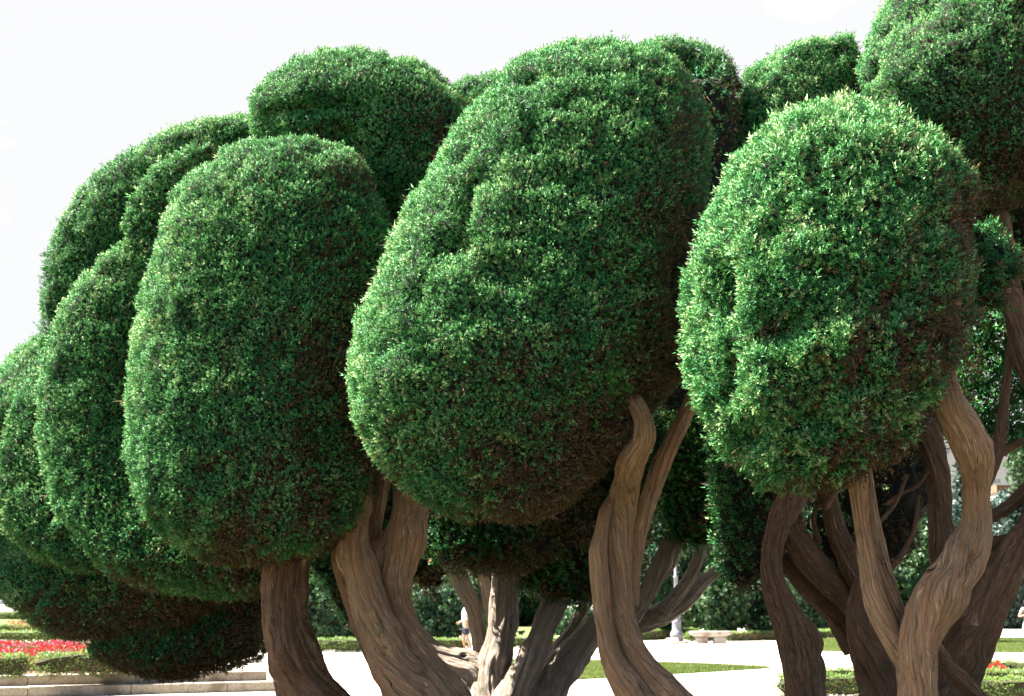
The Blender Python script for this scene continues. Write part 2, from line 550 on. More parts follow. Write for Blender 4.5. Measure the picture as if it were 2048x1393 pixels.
def tube(name, parent, pts, Y, mat, seed=0, ground=None, twist=0.5, flute=0.13, Yend=None, nu=96, closed_tip=True, knots=()):
    """pts: (px, py, width px[, Y]) down a stem; radius follows the width"""
    rs = np.random.RandomState(seed + 5)
    c, r = [], []
    n0 = len(pts)
    for k, p in enumerate(pts):
        yy = p[3] if len(p) > 3 else (Y if Yend is None else Y + (Yend - Y) * k / max(1, n0 - 1))
        q = P(p[0], p[1], yy)
        c.append(q)
        r.append(p[2] * .95 / 2 / F * np.linalg.norm(q - CAM))
    c = np.array(c)
    r = np.array(r)
    if ground is not None:
        last = c[-1].copy()
        dirn = c[-1] - c[-2]
        if last[2] > 0.02:
            steps = np.array([0.5, 1.0])
            extra = [last + np.array([ground * s, 0, -(last[2] + 0.15) * s]) for s in steps]
            c = np.concatenate([c, extra])
            r = np.concatenate([r, [r[-1] * 1.12, r[-1] * 1.45]])
    L = np.cumsum(np.r_[0, np.linalg.norm(np.diff(c, axis=0), axis=1)])
    m = max(24, int(L[-1] / 0.022))
    s = np.linspace(0, L[-1], m)
    cc = np.stack([np.interp(s, L, c[:, k]) for k in range(3)], 1)
    rr = np.interp(s, L, r)
    sg = max(2.0, 0.055 / (L[-1] / m))
    sg = min(sg, m / 8)
    cc = np.stack([gauss(cc[:, k], sg) for k in range(3)], 1)
    rr = gauss(rr, sg * 0.7)
    tipn = np.clip(s / (rr[0] * 0.9), 0, 1)
    rr = rr * np.sqrt(np.clip(1 - (1 - tipn) ** 2, 0.01, 1))
    T = unit(np.gradient(cc, axis=0))
    A = unit(np.cross(T, np.array([0, 1.0, 0])))
    B = np.cross(T, A)
    th = np.linspace(0, 2 * math.pi, nu, endpoint=False)
    S = s[:, None] + th[None] * 0
    tw = th[None] + twist * s[:, None] * (1 + 0.3 * math.sin(seed)) + 0.5 * np.sin(s[:, None] * 1.7 + seed)
    q = np.stack([np.cos(tw) * 1.1, np.sin(tw) * 1.1, S * 0.7], -1)
    q2 = np.stack([np.cos(tw) * 2.6, np.sin(tw) * 2.6, S * 0.9], -1)
    q3 = np.stack([np.cos(tw) * 7, np.sin(tw) * 7, S * 1.6], -1)
    o = seed * 5.3
    prof = 1 + flute * vn(q, 1, o) - flute * 4.2 * np.clip(0.24 - np.abs(vn(q2, 1, o + 3)), 0, 1) + 0.05 * vn(q2, 1, o + 13) \
        + 0.045 * vn(q3, 1, o + 7)
    rad = rr[:, None] * prof
    G = cc[:, None] + rad[..., None] * (np.cos(th)[None, :, None] * A[:, None] + np.sin(th)[None, :, None] * B[:, None])
    G = G + ((vn(G, 3.5, o) * .15 + vn(G, 9.0, o + 2) * .06)[..., None] * rr[:, None, None]) * unit(G - cc[:, None])
    for (px, py, rx, ry, dep) in knots:
        k0 = np.argmin(np.abs([np.dot(p - P(px, py, p[1]), p - P(px, py, p[1])) for p in cc]))
        kc = P(px, py, cc[k0][1])
        rX, rZ = rx / F * kc[1], ry / F * kc[1]
        e = ((G[..., 0] - kc[0]) / rX) ** 2 + ((G[..., 2] - kc[2]) / rZ) ** 2
        front = (G[..., 1] < cc[:, 1][:, None])
        G = G - (dep * np.exp(-e ** 2) * front)[..., None] * unit(G - cc[:, None])
    rm = rr.mean()
    tf = tw + .20 * vn(G, 4.0, o + 8) + .10 * vn(G, 11.0, o + 18)
    fib = np.stack([np.cos(tf) * rm * 1.3, np.sin(tf) * rm * 1.3, S * 0.075 + 0.02 * vn(G, 2.0, o)], -1)
    fib = fib + seed * 1.7
    V = G.reshape(-1, 3)
    fb = fib.reshape(-1, 3)
    f = ring_faces(m, nu)
    # end caps as fans of quads to a centre point
    V = np.concatenate([V, cc[:1], cc[-1:]])
    fb = np.concatenate([fb, fb[:1], fb[-1:]])
    j = np.arange(nu)
    cap1 = np.stack([np.full(nu, m * nu), (j + 1) % nu, j], 1)
    cap2 = np.stack([np.full(nu, m * nu + 1), (m - 1) * nu + j, (m - 1) * nu + (j + 1) % nu], 1)
    return mesh_np(name, V, [(f[:, ::-1], 0, None, True), (cap1, 0, None, True), (cap2, 0, None, True)], [mat], parent, {'fibre': fb})


# ------------------------------------------------------------------ the clipped cypresses
exec_trees = True
BACK = dict(dens=260, L=0.12, w=0.030, K=7, backdens=0.5, nothing=None)


def lobe(parent, rows, Y, rd=0.8, seed=0, lean=0.0, label=None, sm=6.5, expo=2.25, **kw):
    G = loft(rows, Y, rd, sm=sm, lean=lean, expo=expo)
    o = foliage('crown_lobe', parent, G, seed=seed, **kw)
    if label: o['label'] = label
    return o


# --- tree one: the leftmost, many-lobed tree on the leaning reddish trunk
t1 = thing('clipped_cypress', 'clipped cypress at far left, many drooping crown lobes, one leaning reddish trunk',
           'tree', P(650, 1500, 15.2) * [1, 1, 0], 'clipped cypresses of the parterre')
lobe(t1, [(278, 565, 640), (290, 475, 692), (308, 430, 718), (350, 388, 748), (420, 335, 775), (510, 300, 792), (600, 280, 794), (700, 262, 788),
          (800, 250, 780), (870, 246, 770), (940, 250, 760), (1000, 264, 745), (1050, 297, 728), (1090, 345, 700), (1118, 395, 650), (1138, 450, 580)],
     15.2, 0.78, 1, brown=0.36, twigs=420, dens=2500)
lobe(t1, [(478, 240, 285), (505, 205, 300), (560, 157, 312), (620, 114, 318), (700, 80, 318), (780, 67, 316), (880, 72, 330), (960, 86, 365),
          (1020, 106, 430), (1080, 140, 520), (1130, 190, 600), (1165, 245, 600), (1188, 320, 560), (1200, 380, 480)], 16.6, 0.6, 2, brown=0.36, twigs=200)
lobe(t1, [(740, 70, 110), (780, 40, 125), (840, 12, 130), (900, -5, 140), (980, -12, 170), (1050, 0, 230), (1100, 30, 290), (1130, 80, 300),
          (1152, 130, 280)], 17.3, 0.6, 3, brown=0.3, twigs=60)
lobe(t1, [(238, 400, 500), (250, 348, 560), (280, 288, 560), (320, 234, 500), (370, 173, 430), (430, 124, 360), (500, 94, 300), (570, 78, 260),
          (640, 72, 230), (720, 74, 210), (800, 90, 200)], 17.9, 0.5, 4, tbias=0.5, spikes=0.06)
lobe(t1, [(672, 58, 150), (706, 28, 200), (738, 2, 230), (780, -50, 250), (830, -110, 250), (900, -160, 200), (980, -180, 150), (1060, -160, 40), (1110, -120, -10)], 18.3, 0.9, 5, tbias=.48)  # off-frame left part enlarged to shade the lower lobes
lobe(t1, [(287, 385, 440), (302, 345, 432), (330, 308, 405), (370, 268, 368), (410, 245, 345), (450, 233, 335), (500, 240, 335), (560, 250, 350),
          (620, 262, 380)], 16.5, 0.5, 6, twigs=30)
lobe(t1, [(1040, -20, 420), (1100, -22, 520), (1150, -18, 560), (1190, -5, 520), (1215, 16, 482), (1240, 52, 440), (1262, 90, 400), (1280, 140, 370),
          (1291, 215, 320)], 18.2, 0.5, 7, brown=0.75, twigs=300, label='browned lower lobe with bare reddish twigs')
lobe(t1, [(1150, 280, 560), (1200, 230, 560), (1250, 190, 550), (1290, 172, 540), (1320, 192, 528), (1343, 228, 495), (1358, 282, 440),
          (1366, 330, 400)], 18.5, 0.6, 8, brown=0.8, twigs=300, tbias=.3, label='lowest lobe hanging just above the stone steps')
tube('trunk', t1, [(585, 900, 80), (580, 1000, 88), (576, 1080, 90), (573, 1150, 86), (570, 1200, 86), (572, 1250, 92), (583, 1300, 106), (600, 1350, 112),
                   (622, 1393, 130), (650, 1450, 150), (685, 1500, 190)], 15.6, M_BARK, 1, ground=0.05, twist=0.35, flute=0.12)

# --- tree two: double trunk, top lobe behind
t2 = thing('clipped_cypress', 'clipped cypress on a forked double trunk left of centre, round top lobe rising behind', 'tree',
           P(870, 1500, 15.6) * [1, 1, 0], 'clipped cypresses of the parterre')
lobe(t2, [(118, 665, 790), (128, 603, 835), (148, 552, 870), (174, 518, 905), (210, 495, 935), (250, 486, 950), (285, 500, 950), (330, 570, 940),
          (400, 645, 930), (450, 720, 900), (500, 760, 860)], 16.3, 0.7, 9, twigs=60, dents=[(600, 262, 110, 22, .28), (700, 330, 40, 60, .15)])
lobe(t2, [(150, 930, 1000), (170, 900, 1040), (250, 880, 1080), (400, 860, 1100), (480, 900, 1060)], 17.0, 0.6, 10)
lobe(t2, [(330, 640, 880), (420, 620, 900), (560, 630, 880), (700, 640, 880), (860, 650, 860), (960, 680, 800), (1010, 700, 780)], 17.2, 0.5, 11,
     dens=420, L=.1, w=.024, brown=1.0, twigs=260, tbias=.25, label='thin shaded inner lobe full of brown twigs')
tube('trunk', t2, [(728, 900, 46), (722, 980, 52), (710, 1040, 66), (706, 1090, 70), (720, 1150, 72), (740, 1220, 78), (765, 1290, 84), (797, 1350, 96),
                   (822, 1393, 112), (850, 1450, 140), (885, 1510, 190)], 15.3, M_BARKT, 2, ground=0.05, twist=0.25, flute=0.12)
tube('limb', t2, [(800, 880, 50), (812, 960, 60), (818, 1020, 74), (808, 1090, 82), (792, 1150, 66), (792, 1200, 62), (806, 1260, 68), (828, 1310, 80),
                  (852, 1360, 98), (874, 1400, 112), (905, 1460, 130), (925, 1510, 150)], 15.55, M_BARKT, 3, ground=0.02, twist=0.3, flute=0.12,
     knots=[(800, 1130, 12, 30, .03)])
tube('limb', t2, [(680, 1060, 22), (674, 1110, 26), (690, 1170, 26), (712, 1240, 28), (745, 1310, 34), (780, 1370, 40)], 15.75, M_BARKT, 4, flute=0.1)
tube('limb', t2, [(800, 900, 26), (768, 960, 30), (752, 1030, 34), (742, 1100, 38), (760, 1180, 46), (782, 1260, 50)], 16.2, M_BARKT, 5, flute=0.1)
tube('branch', t2, [(690, 1010, 14), (712, 990, 14), (745, 940, 16), (775, 890, 18)], 16.2, M_BARKT, 6, flute=0.1, nu=32)
tube('branch', t2, [(745, 1100, 20), (780, 1062, 20), (812, 1030, 22)], 16.1, M_BARKT, 7, flute=0.1, nu=32)

# --- tree three: the big central crown
t3 = thing('clipped_cypress', 'clipped cypress with the largest egg shaped crown, on two twisted strands of trunk', 'tree',
           P(1370, 1520, 13.8) * [1, 1, 0], 'clipped cypresses of the parterre')
lobe(t3, [(92, 1200, 1270), (100, 1130, 1315), (118, 1065, 1345), (146, 1010, 1370), (192, 957, 1400), (250, 908, 1420), (330, 865, 1425),
          (420, 815, 1415), (500, 771, 1405), (580, 738, 1396), (670, 709, 1392), (740, 700, 1388), (790, 700, 1345), (830, 706, 1290), (880, 722, 1255),
          (930, 750, 1222), (975, 790, 1190), (1010, 832, 1150), (1038, 882, 1100), (1052, 940, 1040)], 13.5, 0.78, 12, brown=0.34, twigs=520, dens=2500, inset=.05, pitk=6,
     lump=(0.045, 1.5, 0.036, 5.0),
     dents=[(935, 450, 14, 50, .26), (885, 560, 22, 22, .07), (1385, 330, 30, 60, .10), (1150, 430, 60, 25, .05), (1060, 330, 14, 50, .05),
            (1370, 600, 30, 90, .2), (1290, 760, 60, 50, .12)])
lobe(t3, [(250, 1020, 1340), (350, 980, 1370), (550, 960, 1360), (750, 970, 1340), (880, 1020, 1260), (940, 1080, 1200)], 15.9, 0.7, 56, dens=300, L=.1, w=.022, brown=.6, tbias=.35)  # unseen rear lobe, added to keep sun off the knobbed trunk
lobe(t3, [(84, 1290, 1370), (94, 1262, 1415), (112, 1252, 1455), (142, 1252, 1480), (180, 1260, 1488), (230, 1280, 1475), (290, 1300, 1455),
          (340, 1330, 1430)], 17.0, 0.6, 13, tbias=.5, spikes=.1, twigs=60, dents=[(1370, 150, 20, 60, .15)])
lobe(t3, [(150, 1340, 1470), (260, 1330, 1480), (420, 1320, 1470), (600, 1310, 1450), (760, 1300, 1440), (840, 1320, 1420)], 16.4, 0.6, 14, dens=200, L=.1, w=.02, brown=1.3,
     twigs=300, tbias=.2, label='bare shaded inside of the crown with grey twigs')
tube('trunk', t3, [(1205, 745, 22, 13.6), (1238, 765, 30, 13.3), (1268, 800, 36, 13.0), (1288, 838, 42, 12.95), (1288, 880, 50, 13.05), (1262, 925, 56, 13.3), (1252, 965, 54, 13.6), (1248, 1000, 56), (1243, 1045, 55),
                   (1239, 1100, 52), (1238, 1162, 49), (1246, 1240, 56), (1264, 1310, 72), (1296, 1355, 84), (1330, 1393, 98), (1372, 1450, 120),
                   (1410, 1510, 160)], 13.8, M_BARKT, 8, ground=0.05, twist=0.6, flute=0.12)
tube('limb', t3, [(1252, 930, 20, 13.95), (1232, 985, 24, 13.82), (1211, 1020, 27, 13.7), (1199, 1084, 32, 13.65), (1196, 1107, 38, 13.65), (1200, 1181, 34, 13.65), (1206, 1240, 34, 13.65),
                  (1220, 1310, 42, 13.65), (1246, 1360, 62, 13.65), (1276, 1410, 84, 13.65), (1320, 1470, 110, 13.65), (1360, 1510, 130, 13.65)], 13.65, M_BARKT, 9, ground=0.03, twist=0.4, flute=0.12)
tube('limb', t3, [(1440, 700, 20), (1402, 765, 26), (1372, 825, 34), (1347, 880, 38), (1324, 925, 42), (1306, 970, 42), (1290, 1020, 38), (1278, 1070, 34), (1268, 1140, 30),
                  (1262, 1210, 30)], 14.2, M_BARKT, 10, flute=0.12)

# --- tree four: the grey, many-stemmed tree behind
t4 = thing('clipped_cypress', 'clipped cypress with grey weathered stems fanning out low, behind the central crown', 'tree',
           P(1030, 1440, 19.8) * [1, 1, 0], 'clipped cypresses of the parterre')
DK = dict(dens=360, L=.105, w=.024, tbias=.3, brown=.55)
lobe(t4, [(600, 780, 1180), (900, 790, 1200), (1000, 810, 1210), (1080, 830, 1200), (1118, 860, 1150), (1144, 900, 1080), (1156, 940, 1030)], 18.9, 0.5, 15,
     twigs=200, **DK)
lobe(t4, [(900, 1000, 1330), (1000, 1010, 1330), (1100, 1015, 1300), (1170, 1030, 1270), (1202, 1060, 1240), (1216, 1100, 1220)], 19.7, 0.5, 16,
     twigs=200, **DK)
lobe(t4, [(900, 620, 950), (1050, 660, 930), (1120, 740, 920), (1160, 800, 912), (1184, 830, 890), (1194, 845, 870)], 20.3, 0.5, 17, twigs=150, **DK)
lobe(t4, [(900, 560, 820), (1000, 570, 800), (1100, 590, 790), (1170, 615, 780), (1220, 652, 768), (1248, 682, 758), (1262, 700, 740)], 20.8, 0.5, 18,
     twigs=150, **DK)
lobe(t4, [(760, 1330, 1450), (810, 1295, 1475), (900, 1292, 1470), (1000, 1312, 1455), (1075, 1330, 1440), (1102, 1350, 1425), (1112, 1370, 1410)], 19.3, 0.6, 19,
     twigs=120, dens=420, L=.095, w=.022, tbias=.42, brown=.3)
G4 = M_BARKG
tube('limb', t4, [(805, 1150, 22), (812, 1215, 27), (832, 1265, 35), (866, 1303, 46), (905, 1325, 62), (938, 1342, 80), (958, 1370, 96), (965, 1420, 110)], 19.6, G4, 11,
     flute=.12, knots=[(929, 1309, 6, 4, .06)])
tube('limb', t4, [(885, 1060, 38), (905, 1120, 40), (923, 1165, 42), (944, 1215, 38), (957, 1265, 34), (962, 1320, 38), (968, 1380, 46)], 19.9, G4, 12, flute=.14)
tube('limb', t4, [(955, 1090, 26), (963, 1140, 26), (972, 1190, 24), (984, 1235, 26), (990, 1280, 34)], 19.8, G4, 13, flute=.14)
tube('trunk', t4, [(1008, 1060, 50), (1010, 1130, 54), (1011, 1180, 56), (1007, 1240, 60), (998, 1290, 64), (983, 1340, 70), (978, 1393, 84), (985, 1440, 130)],
     19.5, G4, 14, ground=0.02, flute=.12)
tube('limb', t4, [(1128, 1120, 44, 19.8), (1112, 1200, 52, 19.7), (1092, 1245, 50, 19.5), (1074, 1290, 50, 19.4), (1055, 1335, 52, 19.3), (1028, 1380, 62, 19.3), (1005, 1425, 90, 19.3)], 19.2, G4, 15,
     flute=.14)
tube('limb', t4, [(1235, 1190, 36), (1206, 1235, 42), (1178, 1275, 58), (1146, 1312, 70), (1116, 1350, 78), (1088, 1393, 92), (1050, 1440, 130)], 19.8, G4, 16,
     flute=.16)
tube('limb', t4, [(1185, 1180, 24), (1163, 1225, 24), (1142, 1262, 22), (1116, 1295, 24), (1096, 1335, 34), (1080, 1375, 44)], 20.1, G4, 17, flute=.14)
tube('branch', t4, [(1360, 1060, 38), (1342, 1095, 44), (1322, 1135, 44), (1298, 1175, 42), (1278, 1215, 36), (1255, 1250, 36)], 19.5, G4, 18, flute=.16, nu=48)
tube('branch', t4, [(1500, 1080, 22), (1440, 1138, 28), (1404, 1165, 32), (1370, 1198, 42), (1330, 1226, 46), (1290, 1241, 46), (1245, 1248, 46), (1205, 1262, 46)],
     20.0, G4, 19, flute=.16, nu=48)
tube('branch', t4, [(1425, 1010, 18), (1408, 1075, 22), (1393, 1130, 24), (1374, 1165, 26), (1350, 1195, 28), (1325, 1222, 30)], 19.7, G4, 20, flute=.16, nu=48)

# --- tree five: the right-hand crown
t5 = thing('clipped_cypress', 'clipped cypress with a shaggy oval crown and a bent tan trunk with a knot hole', 'tree',
           P(1845, 1500, 12.10) * [1, 1, 0], 'clipped cypresses of the parterre')
lobe(t5, [(206, 1625, 1690), (216, 1583, 1740), (236, 1542, 1788), (272, 1503, 1848), (326, 1460, 1905), (380, 1430, 1945), (440, 1401, 1952), (530, 1380, 1945),
          (620, 1373, 1935), (720, 1370, 1915), (790, 1382, 1885), (850, 1407, 1850), (900, 1438, 1818), (940, 1472, 1775), (966, 1512, 1715),
          (980, 1545, 1640)], 11.9, 0.8, 21, brown=.30, twigs=620, dens=1900, L=.064, w=.0140, tbias=.52, tuft=.05, sm=4,
     lump=(0.045, 1.5, 0.045, 4.4), inset=0.05, spikes=.07, pitk=12,
     dents=[(1420, 610, 15, 55, .42), (1432, 770, 17, 45, .30), (1528, 690, 44, 34, .34), (1470, 900, 34, 20, .22), (1690, 800, 34, 22, .22), (1610, 600, 26, 20, .14), (1740, 640, 26, 26, .16), (1600, 880, 36, 18, .2), (1600, 860, 40, 22, .14), (1770, 440, 30, 25, .12),
            (1930, 460, 40, 40, .2), (1560, 740, 26, 26, -.12), (1490, 800, 20, 40, -.12), (1640, 720, 30, 30, -.10), (1385, 740, 20, 30, -.08)])
lobe(t5, [(452, 1950, 1985), (488, 1930, 2012), (540, 1915, 2032), (590, 1915, 2034), (622, 1930, 2010), (638, 1950, 1985)], 12.3, 0.8, 22, brown=.2,
     lump=(0.10, 3.0, 0.10, 6.0), dens=900, L=.075, w=.015, spikes=.2, tbias=.4, pitk=8)
lobe(t5, [(640, 1880, 1950), (700, 1860, 1965), (760, 1850, 1965), (800, 1880, 1940)], 13.2, 0.8, 23, brown=.7, lump=(0.08, 3.0, 0.08, 6.0), dens=260,
     has_core=False, L=.1, w=.02, tbias=.45, label='thin wispy spray beside the trunk')
tube('trunk', t5, [(1905, 650, 24, 11.80), (1903, 700, 28, 11.75), (1890, 745, 40, 11.70), (1898, 800, 62, 11.70), (1922, 850, 74, 11.75), (1944, 889, 78, 11.80),
                   (1955, 928, 68, 11.90), (1953, 967, 56, 12.00), (1952, 1006, 52, 12.05), (1954, 1045, 54, 12.10), (1944, 1084, 70, 12.10), (1922, 1123, 88, 12.10),
                   (1893, 1162, 98, 12.10), (1868, 1201, 98, 12.10), (1851, 1240, 90, 12.10), (1840, 1279, 84, 12.10), (1834, 1318, 80, 12.10), (1836, 1393, 76, 12.10),
                   (1840, 1460, 95, 12.10), (1845, 1510, 130, 12.10)], 12.1, M_BARKT, 21, ground=0.02, twist=0.5, flute=0.11,
     knots=[(1933, 1118, 8, 15, .07), (1922, 1140, 4, 14, .03)])
tube('limb', t5, [(1700, 880, 34), (1712, 930, 40), (1714, 975, 40), (1718, 1010, 38), (1724, 1060, 30), (1732, 1110, 36), (1739, 1160, 42), (1751, 1210, 46), (1772, 1260, 46),
                  (1800, 1305, 40), (1825, 1350, 40)], 12.25, M_BARKT, 22, flute=.16)
tube('limb', t5, [(1732, 930, 18), (1742, 1000, 22), (1747, 1040, 26), (1755, 1085, 32), (1766, 1135, 34), (1784, 1190, 36), (1801, 1240, 34), (1818, 1290, 34)], 12.4, M_BARKT, 23,
     flute=.18)

# --- tree six: dark trunk with a knob, behind the gap
t6 = thing('clipped_cypress', 'clipped cypress on a dark trunk with a bulging knob, behind the shaggy right crown', 'tree',
           P(1620, 1500, 15.4) * [1, 1, 0], 'clipped cypresses of the parterre')
lobe(t6, [(72, 1605, 1680), (84, 1572, 1702), (108, 1532, 1718), (142, 1494, 1726), (182, 1465, 1728), (230, 1455, 1728), (300, 1458, 1720), (380, 1472, 1700),
          (460, 1490, 1680)], 17.2, 0.7, 24, tbias=.5, spikes=.14, twigs=40, lump=(0.06, 2.0, 0.06, 5.0), brown=.15)
lobe(t6, [(600, 1420, 1560), (800, 1410, 1640), (950, 1415, 1640), (1050, 1420, 1600), (1120, 1425, 1560), (1168, 1436, 1540), (1190, 1452, 1520), (1198, 1470, 1500)], 17.2, 0.9, 25,
     twigs=300, dens=340, L=.1, w=.022, tbias=.4, brown=.6)
tube('trunk', t6, [(1610, 900, 44), (1600, 950, 50), (1585, 1000, 52), (1563, 1040, 50), (1545, 1084, 46), (1540, 1123, 46), (1544, 1162, 50), (1555, 1201, 62),
                   (1570, 1240, 72), (1584, 1275, 78), (1594, 1305, 76), (1604, 1350, 76), (1610, 1393, 80), (1618, 1460, 95), (1625, 1510, 130)], 15.4, M_BARK, 24,
     ground=0.02, flute=.14)
tube('burl', t6, [(1606, 1235, 20), (1615, 1262, 44), (1624, 1285, 56), (1622, 1310, 46), (1612, 1335, 20)], 15.35, M_BARK, 25, flute=.14)

# --- tree seven: crossing stems and the round low trunk
t7 = thing('clipped_cypress', 'clipped cypress with crossing low stems meeting a stout shaded trunk, bare twigs above', 'tree',
           P(1775, 1500, 16.4) * [1, 1, 0], 'clipped cypresses of the parterre')
lobe(t7, [(270, 1580, 1800), (330, 1500, 1880), (500, 1460, 1920), (700, 1460, 1900), (880, 1500, 1860), (940, 1560, 1800), (960, 1620, 1740)], 16.5, 0.75, 55, dens=200, L=.1, w=.02, brown=1.0, tbias=.3)  # unseen lobe behind the shaggy crown, added to shade the stems below
lobe(t7, [(600, 1560, 1930), (700, 1550, 1900), (900, 1550, 1890), (1040, 1560, 1862), (1110, 1585, 1835), (1150, 1625, 1800), (1175, 1670, 1760)], 18.4, 0.6, 26,
     dens=150, L=.1, w=.02, brown=1.6, twigs=900, tbias=.3, label='bare twiggy underside')
tube('limb', t7, [(1560, 1010, 44), (1590, 1070, 54), (1625, 1125, 60), (1662, 1168, 56), (1694, 1200, 52), (1715, 1228, 50), (1730, 1265, 50)], 17.0, M_BARK, 26, flute=.12)
tube('limb', t7, [(1560, 1110, 34), (1600, 1160, 40), (1640, 1198, 44), (1672, 1232, 46), (1694, 1265, 46), (1712, 1300, 48)], 17.3, M_BARK, 27, flute=.12)
tube('limb', t7, [(1652, 960, 30), (1660, 1010, 34), (1672, 1060, 42), (1695, 1115, 50), (1722, 1170, 56), (1745, 1225, 58), (1755, 1280, 60)], 16.9, M_BARK, 28, flute=.12)
tube('trunk', t7, [(1735, 1120, 30), (1728, 1160, 42), (1722, 1200, 54), (1722, 1225, 62), (1728, 1245, 68), (1735, 1275, 78), (1748, 1318, 88), (1762, 1393, 84), (1775, 1450, 110), (1780, 1480, 140)],
     16.4, M_BARK, 29, ground=0.02, flute=.14)

for k_, bp_ in enumerate([[(1580, 985, 16), (1600, 960, 13), (1640, 930, 11), (1690, 915, 9)], [(1650, 1020, 14), (1668, 985, 12), (1700, 965, 10), (1740, 930, 8)],
                          [(1700, 1110, 13), (1745, 1060, 11), (1790, 1010, 9), (1815, 950, 7)], [(1735, 1180, 12), (1800, 1120, 10), (1830, 1060, 8), (1838, 990, 7)],
                          [(1770, 1010, 9), (1805, 985, 8), (1835, 975, 7), (1858, 940, 6)], [(1640, 1090, 12), (1625, 1040, 10), (1640, 990, 9), (1625, 940, 8)]]):
    tube('branch', t7, bp_, 16.4 + .12 * k_, M_BARK, 60 + k_, flute=.1, nu=24)

# --- tree eight: dark trunk and limbs at the right edge, tallest crown
t8 = thing('clipped_cypress', 'tallest clipped cypress at the right edge, dark leaning trunk and long bare branches', 'tree',
           P(1885, 1480, 16.6) * [1, 1, 0], 'clipped cypresses of the parterre')
lobe(t8, [(-140, 1900, 2050), (-120, 1850, 2120), (-60, 1802, 2200), (0, 1772, 2250), (60, 1744, 2280), (120, 1727, 2300), (200, 1720, 2300), (255, 1745, 2300),
          (310, 1800, 2280), (360, 1872, 2250), (395, 1940, 2200)], 16.6, 0.7, 27, brown=.4, twigs=200, lump=(0.08, 1.4, 0.06, 4.0), dens=1500)
lobe(t8, [(260, 1800, 2200), (360, 1860, 2200), (450, 1900, 2200), (540, 1945, 2220), (600, 1980, 2200), (680, 2030, 2180)], 18.2, 0.6, 28, dens=170, L=.1, w=.02, brown=1.2, twigs=300, tbias=.35,
     label='bare brown inside of the crown')
lobe(t8, [(600, 1880, 2120), (700, 1870, 2140), (800, 1880, 2140), (860, 1900, 2100), (905, 1920, 2040)], 19.5, 0.5, 29, dens=700, has_core=False,
     brown=.2, L=.12, w=.032, tbias=.35, twigs=160, label='open shaded spray with sky showing through')
tube('trunk', t8, [(2120, 960, 50), (2066, 1060, 58), (2036, 1105, 66), (1994, 1160, 80), (1962, 1210, 94), (1944, 1255, 100), (1928, 1305, 96), (1912, 1357, 84), (1902, 1400, 92),
                   (1892, 1450, 120), (1888, 1480, 150)], 16.6, M_BARK, 30, ground=0.02, flute=.12)
tube('limb', t8, [(1850, 840, 44), (1866, 900, 50), (1876, 960, 50), (1880, 1030, 50), (1884, 1090, 56), (1895, 1150, 66), (1910, 1220, 74)], 17.0, M_BARK, 31, flute=.12)
tube('branch', t8, [(2090, 1050, 30), (2048, 1078, 32), (2010, 1088, 30), (1980, 1090, 30), (1950, 1092, 30)], 16.9, M_BARK, 32, flute=.12, nu=40)
tube('branch', t8, [(2075, 955, 26), (2048, 985, 27), (2022, 1012, 26), (1990, 1030, 26), (1970, 1038, 28), (1952, 1044, 28)], 16.9, M_BARK, 33, flute=.12, nu=40)
tube('branch', t8, [(2040, 600, 12), (2024, 670, 16), (2015, 740, 20), (2008, 800, 24), (2003, 850, 26), (1998, 895, 28), (1982, 935, 28), (1964, 968, 30), (1950, 990, 30)], 16.9, M_BARK, 34, flute=.12, nu=40)
tube('branch', t8, [(2090, 865, 14), (2048, 884, 15), (2020, 897, 16), (1998, 910, 18)], 16.9, M_BARK, 35, flute=.12, nu=32)
tube('limb', t8, [(2000, 420, 34), (2014, 500, 36), (2022, 580, 40), (2032, 640, 46), (2048, 700, 50), (2072, 770, 54), (2100, 850, 60), (2108, 950, 64),
                  (2080, 1030, 62), (2050, 1085, 60), (2015, 1135, 56), (1985, 1180, 50)], 16.75, M_BARK, 36, flute=.12)
tube('root', t8, [(1830, 1225, 20), (1868, 1290, 26), (1905, 1340, 30), (1935, 1375, 34), (1965, 1405, 36), (1990, 1440, 30)], 15.9, M_BARK, 37, flute=.14)

# ------------------------------------------------------------------ setting: ground
def sheet(name, pts, z, mat, kind='structure', label=None, cat=None):
    V = np.array([[p[0], p[1], z] for p in pts])
    me = bpy.data.meshes.new(name)
    me.from_pydata([tuple(v) for v in V], [], [list(range(len(V)))])
    me.materials.append(mat)
    o = link(bpy.data.objects.new(name, me))
    tag(o, label, cat, kind=kind)
    return o


sheet('ground', [(-900, -60), (900, -60), (900, 1400), (-900, 1400)], 0, M_GROUND)
wedge = [PG(880, 1322), PG(1030, 1323), PG(1190, 1324), PG(1300, 1327), PG(1420, 1331), PG(1545, 1337), PG(1420, 1345), PG(1330, 1350), PG(1190, 1358), PG(1030, 1366), PG(880, 1374)]
sheet('lawn', wedge[::-1], 0.012, M_LAWN)
lawnR = [PG(1640, 1279), PG(2250, 1276), PG(2250, 1307), PG(2000, 1306), PG(1900, 1308), PG(1640, 1303)]
sheet('lawn', lawnR[::-1], 0.012, M_LAWN)
sheet('lawn', [PG(400, 1272), PG(1245, 1272), PG(1250, 1258), PG(1640, 1254), PG(2500, 1254), PG(3600, 1225), PG(-1500, 1225)], 0.006, M_LAWN)


sheet('unseen_dark_ground', [(-45, -40), (45, -40), (45, 21.2), (-45, 21.2)], 0.004, M_SHADE)  # unseen dark ground, spread wide to cut bounce light on crowns and trunks


def inpoly(x, y, poly):
    c = np.zeros(len(x), bool)
    n = len(poly)
    for i in range(n):
        x1, y1 = poly[i][0], poly[i][1]
        x2, y2 = poly[(i + 1) % n][0], poly[(i + 1) % n][1]
        c ^= ((y1 > y) != (y2 > y)) & (x < (x2 - x1) * (y - y1) / (y2 - y1 + 1e-12) + x1)
    return c


